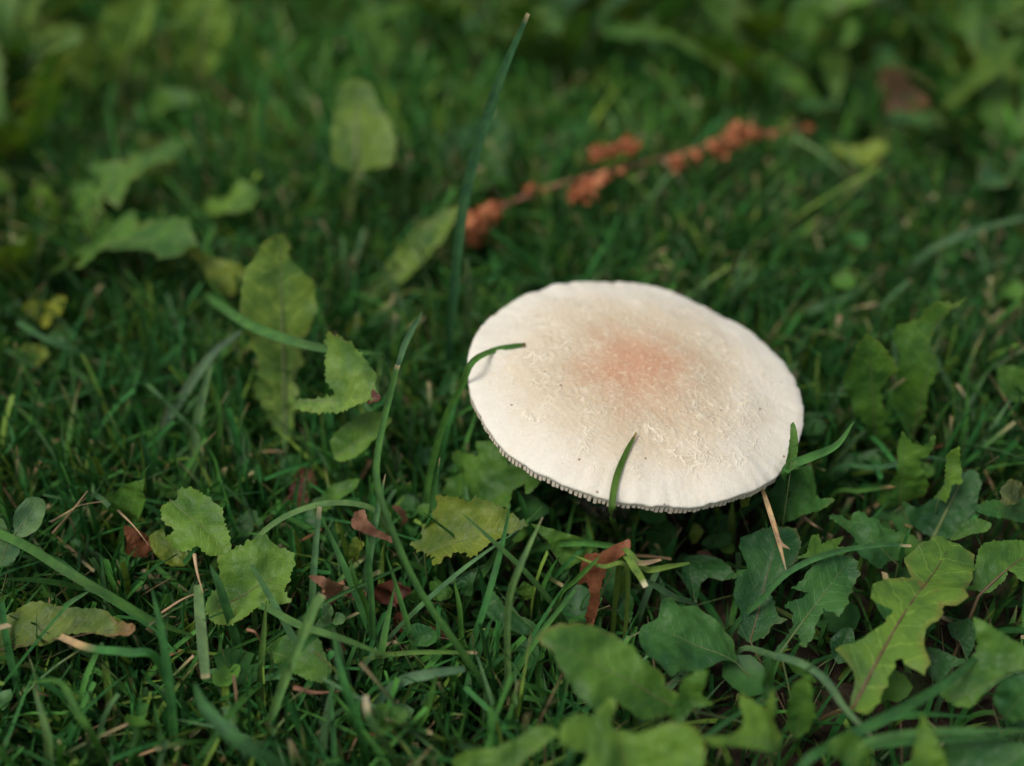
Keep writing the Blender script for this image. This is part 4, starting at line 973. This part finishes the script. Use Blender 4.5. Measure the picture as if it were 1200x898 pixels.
# ------------------------------------------------------------------ red seed stalk behind
def seed_stalk():
    pts = [(546,285,14),(575,250,26),(640,222,28),(700,204,29),(760,190,28),(800,180,27),(868,158,26),(905,155,25),(955,150,20)]
    P = [at(*p) for p in pts]
    root = empty('seed_stalk', Vector((P[0].x, P[0].y, ground_z(P[0].x, P[0].y))))
    tag(root, 'red-brown withered dock seed stalk lying across the grass behind the cap', 'seed stalk')
    O = root.location
    P = [Vector((P[0].x - 0.003, P[0].y, -0.002))] + P
    path = catmull(P, 50)
    v, f = tube([p - O for p in path], [0.0011 * (1 - 0.6 * i / 50) for i in range(51)], 7)
    mesh_obj('stem', v, f, M_STALK, (0, 0, 0), root)
    rnd = random.Random(11)
    spots = [(556,262,20,24,9.5),(575,248,22,27,10),(560,272,22,16,9),(622,220,10,27,6),(640,222,8,28,5.5),(688,222,21,29,10.5),(676,230,16,26,8),(708,210,14,30,7),(700,180,15,33,8),(736,171,17,35,8.5),(718,177,12,33,6),(728,200,9,30,5.5),
             (795,190,14,27,8),(815,182,12,27,7),(838,172,13,27,7.5),(862,160,20,28,9.5),(875,156,16,28,8),(845,178,12,25,6),(888,158,10,26,6),(905,157,7,25,4),(948,150,9,21,4)]
    for (x, y, r, z, n) in spots:
        z += 3; c = at(x, y, z)
        rad = r * (c - CAM_P).length / FPX * 1.0
        v, f = [], []
        for k in range(int(n * 4)):
            # a papery winged fruit: a cupped oval scale
            d = Vector((rnd.gauss(0, 1), rnd.gauss(0, 1), rnd.gauss(0, 1))).normalized()
            q = d * rad * rnd.uniform(0.2, 0.85)
            q.z *= 0.8
            nrm = (d + Vector((rnd.gauss(0, .5), rnd.gauss(0, .5), rnd.gauss(0, .5)))).normalized()
            a = nrm.orthogonal().normalized()
            a = Matrix.Rotation(rnd.uniform(0, 6.28), 3, nrm) @ a
            b = nrm.cross(a)
            s = rad * rnd.uniform(0.30, 0.52)
            s0 = len(v)
            v.append(c - O + q + nrm * s * 0.25)
            for j in range(7):
                th = 2 * math.pi * j / 7
                v.append(c - O + q + a * math.cos(th) * s + b * math.sin(th) * s * 0.5 - nrm * s * 0.25 * rnd.uniform(0.2, 1.4))
            for j in range(7): f.append((s0, s0 + 1 + j, s0 + 1 + (j + 1) % 7))
        mesh_obj('seed_cluster', v, f, M_SEED, (0, 0, 0), root)
        for k in range(10): lower(c + Vector((rnd.uniform(-1, 1), rnd.uniform(-1, 1), -1)) * rad, 0.9, True, 0.036)
    for p in path: lower(p, 0.9, True, 0.034)
seed_stalk()

# ------------------------------------------------------------------ random dandelions and weeds of the back lawn
def generic_outline(rnd, kind):
    pts_r, pts_l = [], []
    n = rnd.choice((4, 5, 6))
    for side, lst in ((1, pts_r), (-1, pts_l)):
        if kind == 'lobed':
            for i in range(n):
                s0 = 0.08 + 0.8 * i / n
                w = 0.10 + 0.13 * math.sin(math.pi * min(1, (i + 0.8) / n))
                lst.append((s0, side * (0.03 + 0.035 * i / n) * rnd.uniform(0.8, 1.3)))
                lst.append((s0 + 0.02 * rnd.random(), side * w * rnd.uniform(0.8, 1.15)))
                lst.append((s0 + 0.55 * 0.8 / n, side * w * rnd.uniform(0.7, 0.95)))
            lst.append((0.93, side * 0.10))
        else:
            for i in range(9):
                s0 = 0.03 + 0.93 * i / 8
                lst.append((s0, side * (0.04 + 0.11 * math.sin(math.pi * min(1, s0 ** 1.3)) ) * rnd.uniform(0.88, 1.12)))
    return [(0, -0.015)] + pts_l + [(1, 0)] + pts_r[::-1] + [(0, 0.015)]

rng = random.Random(21)
PROTO = []
for k in range(8):
    LEAFSEED[0] += 1
    D = leaf_surface(LEAFSEED[0], arch=rng.uniform(0.05, 0.16), cup=0.2, fold=0.12, wave=0.05, ruffle=0.03)
    L = rng.uniform(0.045, 0.07)
    PROTO.append(leaf_mesh(generic_outline(rng, 'lobed' if k % 4 else 'oval'), D, L, rng, teeth=0.008, grid=0.05, petiole=Vector((-0.012, 0, -0.006))))
    PROTO[-1][1].materials.append(M_RIB if k % 3 else M_RIBR)
def rosette(x, y, n, scale, label, group, lift=(25, 60), az=None):
    e = empty('dandelion_plant', (x, y, ground_z(x, y)))
    tag(e, label, 'dandelion', group)
    a0 = rng.uniform(0, 6.28)
    for k in range(n):
        me, mr = rng.choice(PROTO)
        a = (a0 + 2 * math.pi * k / n + rng.uniform(-0.4, 0.4)) if az is None else az + rng.uniform(-0.7, 0.7)
        o = bpy.data.objects.new('leaf', me); col.objects.link(o); o.parent = e
        r = bpy.data.objects.new('midrib', mr); col.objects.link(r); r.parent = o
        el = R_(rng.uniform(*lift))
        o.rotation_euler = (R_(rng.uniform(-20, 20)), -el, a)
        o.location = (0.012 * math.cos(a), 0.012 * math.sin(a), 0.009)
        s = scale * rng.uniform(0.75, 1.15); o.scale = (s, s, s)
        c = rng.choice((LIGHT, MID, MID, DARK)); f = rng.uniform(0.8, 1.15)
        o.color = (c[0] * f, c[1] * f, c[2] * f, rng.choice((0, 0.1, 0.3)))
back = [(20,330),(10,90),(640,90),(760,60),(860,60),(980,30),(1100,60),(1150,140),(1040,170),(700,30),(560,40),(300,0),(900,110),(1180,230),(20,210)]
NEAR = {(20, 330): 'blurred dandelion beside the two small yellow leaves', (1180, 230): 'blurred dandelion between the grey-green blade and the withered brown leaf',
        (1040, 170): 'blurred dandelion just beyond the end of the red stalk', (1150, 140): 'blurred dandelion beside the withered brown leaf',
        (900, 110): 'blurred dandelion close behind the red stalk end',
        (640, 90): 'blurred dandelion behind the red stalk, right of the tallest grass blade'}
for (x, y) in back:
    lab = NEAR.get((x, y), 'dandelion rosette out of focus in the back lawn')
    p = at(x + rng.uniform(-12, 12), y + rng.uniform(-12, 12), 0)
    rosette(p.x, p.y, rng.choice((5, 6, 7)), rng.uniform(0.8, 1.1), lab, 'dandelions in the back lawn', (20, 62))
for (x, y) in ((-0.34,0.12),(-0.38,0.3),(0.36,0.10),(0.42,0.32),(-0.3,-0.05),(0.31,-0.08),(-0.45,0.5),(0.5,0.55),(-0.2,0.8),(0.15,0.85),(0.0,0.72),(-0.42,0.75),(0.4,0.8)):
    rosette(x, y, 6, 1.0, 'dandelion rosette out of focus in the back lawn', 'dandelions in the back lawn', (15, 55))

# ------------------------------------------------------------------ the turf
RS = np.random.RandomState(8)
def limit_at(x, y):
    i = np.clip(((x - LX0) / LS).astype(int), 0, LNX - 1); j = np.clip(((y - LY0) / LS).astype(int), 0, LNY - 1)
    return LIMIT[i, j]

def vnoise(x, y, f, seed):
    """cheap smooth value noise"""
    r = np.random.RandomState(seed).rand(64, 64)
    X, Y = x * f, y * f
    i, j = np.floor(X).astype(int), np.floor(Y).astype(int)
    u, v = X - i, Y - j
    u, v = u * u * (3 - 2 * u), v * v * (3 - 2 * v)
    g_ = lambda a, b: r[a % 64, b % 64]
    return (g_(i, j) * (1 - u) + g_(i + 1, j) * u) * (1 - v) + (g_(i, j + 1) * (1 - u) + g_(i + 1, j + 1) * u) * v

def project(x, y, z):
    p = np.stack([x - CAM_P.x, y - CAM_P.y, z - CAM_P.z], 1)
    d = p @ np.array(CAM_F)
    return 600 + FPX * (p @ np.array(CAM_R)) / d, 449 - FPX * (p @ np.array(CAM_U)) / d

def turf(name, x, y, h, wd, colr, tipc, lean, bend, seg, label, cat, z0=None, blunt=0.0):
    n = len(x)
    az = RS.uniform(0, 2 * np.pi, n)
    dx, dy = np.cos(az), np.sin(az)
    laz = az + RS.normal(0, 0.9, n)                 # blade faces roughly along its lean
    sx, sy = -np.sin(laz), np.cos(laz)
    if z0 is None: z0 = np.full(n, -0.003)
    kink = RS.uniform(-0.25, 0.25, n)
    verts = np.zeros((n, seg + 1, 3, 3), np.float32)
    cols = np.zeros((n, seg + 1, 3, 3), np.float32)
    uv = np.zeros((n, seg + 1, 3, 2), np.float32)
    for i in range(seg + 1):
        t = i / seg
        off = h * (lean * t + bend * t * t)
        zz = z0 + h * (t - 0.38 * np.abs(bend) * t * t * t)
        cx = x + dx * off + sx * kink * h * t * (1 - t)
        cy = y + dy * off + sy * kink * h * t * (1 - t)
        k = (0.7 + 0.3 * min(1, t * 3)) * np.where(blunt, 1 - 0.25 * t, (1 - max(0, (t - 0.35) / 0.65) ** 1.7) + 0.03)
        for q, u in enumerate((-1, 0, 1)):
            verts[:, i, q, 0] = cx + sx * wd * k * u * 0.5 - dx * (abs(u) - 0.5) * wd * 0.22
            verts[:, i, q, 1] = cy + sy * wd * k * u * 0.5 - dy * (abs(u) - 0.5) * wd * 0.22
            verts[:, i, q, 2] = zz + (abs(u) - 0.5) * wd * 0.15
            tm = np.clip((t - 0.80) / 0.15, 0, 1) * tipc[:, 3]
            base = colr * (0.8 + 0.3 * t)
            lowb = np.clip((0.25 - t) / 0.25, 0, 1) * 0.6          # pale straw sheath at the foot of a blade
            base = base * (1 - lowb) + np.array([0.12, 0.11, 0.05]) * lowb
            cols[:, i, q, :] = base * (1 - tm[:, None]) + tipc[:, :3] * tm[:, None]
            uv[:, i, q, 0] = t; uv[:, i, q, 1] = u * 0.5 + 0.5
    idx = np.arange(n * (seg + 1) * 3).reshape(n, seg + 1, 3)
    a = idx[:, :-1, :-1]; b = idx[:, :-1, 1:]; c = idx[:, 1:, 1:]; d = idx[:, 1:, :-1]
    quads = np.stack([a, b, c, d], -1).reshape(-1, 4)
    me = bpy.data.meshes.new(name)
    V = verts.reshape(-1, 3)
    me.vertices.add(len(V)); me.vertices.foreach_set('co', V.ravel())
    me.loops.add(quads.size); me.loops.foreach_set('vertex_index', quads.ravel().astype(np.int32))
    me.polygons.add(len(quads))
    me.polygons.foreach_set('loop_start', np.arange(0, quads.size, 4, dtype=np.int32))
    me.polygons.foreach_set('loop_total', np.full(len(quads), 4, np.int32))
    me.polygons.foreach_set('use_smooth', np.ones(len(quads), bool))
    me.update(calc_edges=True)
    set_color(me, cols.reshape(-1, 3)); add_uv(me, uv.reshape(-1, 2))
    me.materials.append(M_GRASS)
    o = bpy.data.objects.new(name, me); col.objects.link(o)
    return tag(o, label, cat, kind='stuff')

def scatter(n, x0, x1, y0, y1):
    return RS.uniform(x0, x1, n), RS.uniform(y0, y1, n)

def colours(n, x, y):
    k = RS.rand(n)
    base = np.where((k < 0.45)[:, None], np.array([0.030, 0.145, 0.044]), np.array([0.050, 0.180, 0.044]))
    base = np.where((k > 0.8)[:, None], np.array([0.080, 0.200, 0.100]), base)
    base = np.where((k > 0.91)[:, None], np.array([0.13, 0.26, 0.055]), base)
    base = base * np.array([1.15, 1.0, 0.86]) * RS.uniform(0.6, 1.35, (n, 1)) * (0.75 + 0.5 * vnoise(x, y, 14, 3))[:, None]
    d = RS.rand(n) < 0.02 + 0.06 * (vnoise(x, y, 11, 9) > 0.62)
    base = np.where(d[:, None], np.array([0.25, 0.19, 0.11]) * RS.uniform(0.6, 1.2, (n, 1)), base)
    tip = np.zeros((n, 4)); tip[:, :3] = np.array([0.52, 0.40, 0.26]); tip[:, 3] = (RS.rand(n) < 0.16) * RS.uniform(0.5, 1, n)
    return base, tip, d

def lawn(n, box, hmin, hmax, wmin, wmax, seg, name, label, keep, gain=(1, 1, 1)):
    x, y = scatter(n, *box)
    px_, py_ = project(x, y, np.full(n, 0.01))
    k = keep(x, y, px_, py_)
    x, y, px_, py_ = x[k], y[k], px_[k], py_[k]
    n = len(x)
    h = RS.uniform(hmin, hmax, n) * (0.65 + 0.7 * vnoise(x, y, 9, 5))
    h = np.where((px_ > 640) & (py_ > 560), h * 0.7, h)
    lean = RS.normal(0, 0.5, n); bend = np.abs(RS.normal(0.15, 0.35, n))
    lim = limit_at(x, y)
    h = np.minimum(h, np.where(lim < 0.9, lim * RS.uniform(0.6, 1.0, n) + 0.001, 1.0))
    ok = h > 0.004
    x, y, h, lean, bend = x[ok], y[ok], h[ok], lean[ok], bend[ok]
    n = len(x)
    c, tip, dead = colours(n, x, y)
    c = c * np.array(gain)
    return turf(name, x, y, h, RS.uniform(wmin, wmax, n) * np.where(dead, 0.5, 1), c, tip, lean, bend, seg, label, 'grass', blunt=(RS.rand(n) < 0.3) & ~dead)

def near_keep(x, y, a, b):
    d = np.ones(len(x))
    right = (a > 640) & (b > 560)
    d[right] = 0.34
    d[(a > 560) & (a < 760) & (b > 600) & (b < 900)] = 0.6
    return RS.rand(len(x)) < d
lawn(38000, (-0.26, 0.22, -0.16, 0.16), 0.015, 0.034, 0.0008, 0.0022, 6, 'short_grass', 'short dense lawn grass around the mushroom', near_keep)
lawn(22000, (-0.34, 0.34, 0.10, 0.50), 0.015, 0.034, 0.0012, 0.0030, 5, 'back_grass', 'blurred lawn grass behind the mushroom', lambda x, y, a, b: np.ones(len(x), bool), (1.55, 1.4, 1.15))
lawn(26000, (-0.78, 0.78, -0.40, 1.22), 0.016, 0.036, 0.0014, 0.0032, 4, 'outer_grass', 'lawn grass around and beyond the near turf',
     lambda x, y, a, b: ~((np.abs(x) < 0.30) & (y > -0.16) & (y < 0.46)), (1.55, 1.4, 1.15))

# dry clippings lying in the turf
n = 2600
x, y = scatter(n, -0.26, 0.24, -0.16, 0.34)
px_, py_ = project(x, y, np.full(n, 0.01))
k = RS.rand(n) < np.where((px_ < 520) & (py_ > 560), 1.0, np.where(py_ < 460, 0.22, 0.3))
x, y = x[k], y[k]; n = len(x)
z0 = RS.uniform(0.001, 0.016, n)
z0 = np.minimum(z0, np.where(limit_at(x, y) < 0.9, limit_at(x, y) * 0.5, 1))
cc = np.array([0.40, 0.27, 0.16]) * RS.uniform(0.5, 1.25, (n, 1))
cc = np.where((RS.rand(n) < 0.3)[:, None], np.array([0.30, 0.13, 0.08]) * RS.uniform(0.6, 1.2, (n, 1)), cc)
tp = np.zeros((n, 4))
turf('grass_clippings', x, y, RS.uniform(0.002, 0.0045, n), RS.uniform(0.0005, 0.0012, n), cc, tp, RS.uniform(-2.5, 2.5, n), RS.uniform(-0.8, 0.8, n), 4,
     'dry straw-coloured clippings scattered through the turf', 'clippings', z0=z0, blunt=(RS.rand(n) < 0.6))

# small round weed leaves making ground cover between the blades
def groundcover(n):
    v, f, cols = [], [], []
    r = random.Random(77)
    for k in range(n):
        x, y = r.uniform(-0.26, 0.26), r.uniform(-0.16, 0.45)
        i, j = int((x - LX0) / LS), int((y - LY0) / LS)
        z = min(r.uniform(0.004, 0.017), float(LIMIT[i, j]) * 0.7)
        nrm = Vector((r.gauss(0, .4), r.gauss(0, .4), 1)).normalized()
        a = Matrix.Rotation(r.uniform(0, 6.28), 3, nrm) @ nrm.orthogonal().normalized()
        b = nrm.cross(a)
        s = r.uniform(0.0018, 0.0048)
        c = Vector((x, y, z)); s0 = len(v)
        cl = Vector(r.choice((MID, DARK, DARK, DEEP))) * r.uniform(0.7, 1.2)
        for (ra, n_) in ((0, 1), (0.55, 9), (1, 9)):
            for q in range(n_):
                th = 2 * math.pi * q / n_
                e = 1 + 0.1 * math.sin(3 * th + k)
                v.append(c + (a * math.cos(th) * 1.25 + b * math.sin(th)) * s * ra * e + nrm * s * (0.22 * ra * ra * (1 + 0.5 * math.sin(2 * th + k))))
                cols.append(tuple(cl * (1.15 if ra == 0 else 1.0)))
        for q in range(9):
            q2 = (q + 1) % 9
            f.append((s0, s0 + 1 + q, s0 + 1 + q2))
            f.append((s0 + 1 + q, s0 + 10 + q, s0 + 10 + q2, s0 + 1 + q2))
    o = mesh_obj('ground_cover', v, f, M_GRASS)
    set_color(o.data, cols); add_uv(o.data, np.full((len(v), 2), 0.5, np.float32))
    tag(o, 'tiny round weed leaves covering the soil between the grass', 'ground cover', kind='stuff')
groundcover(900)
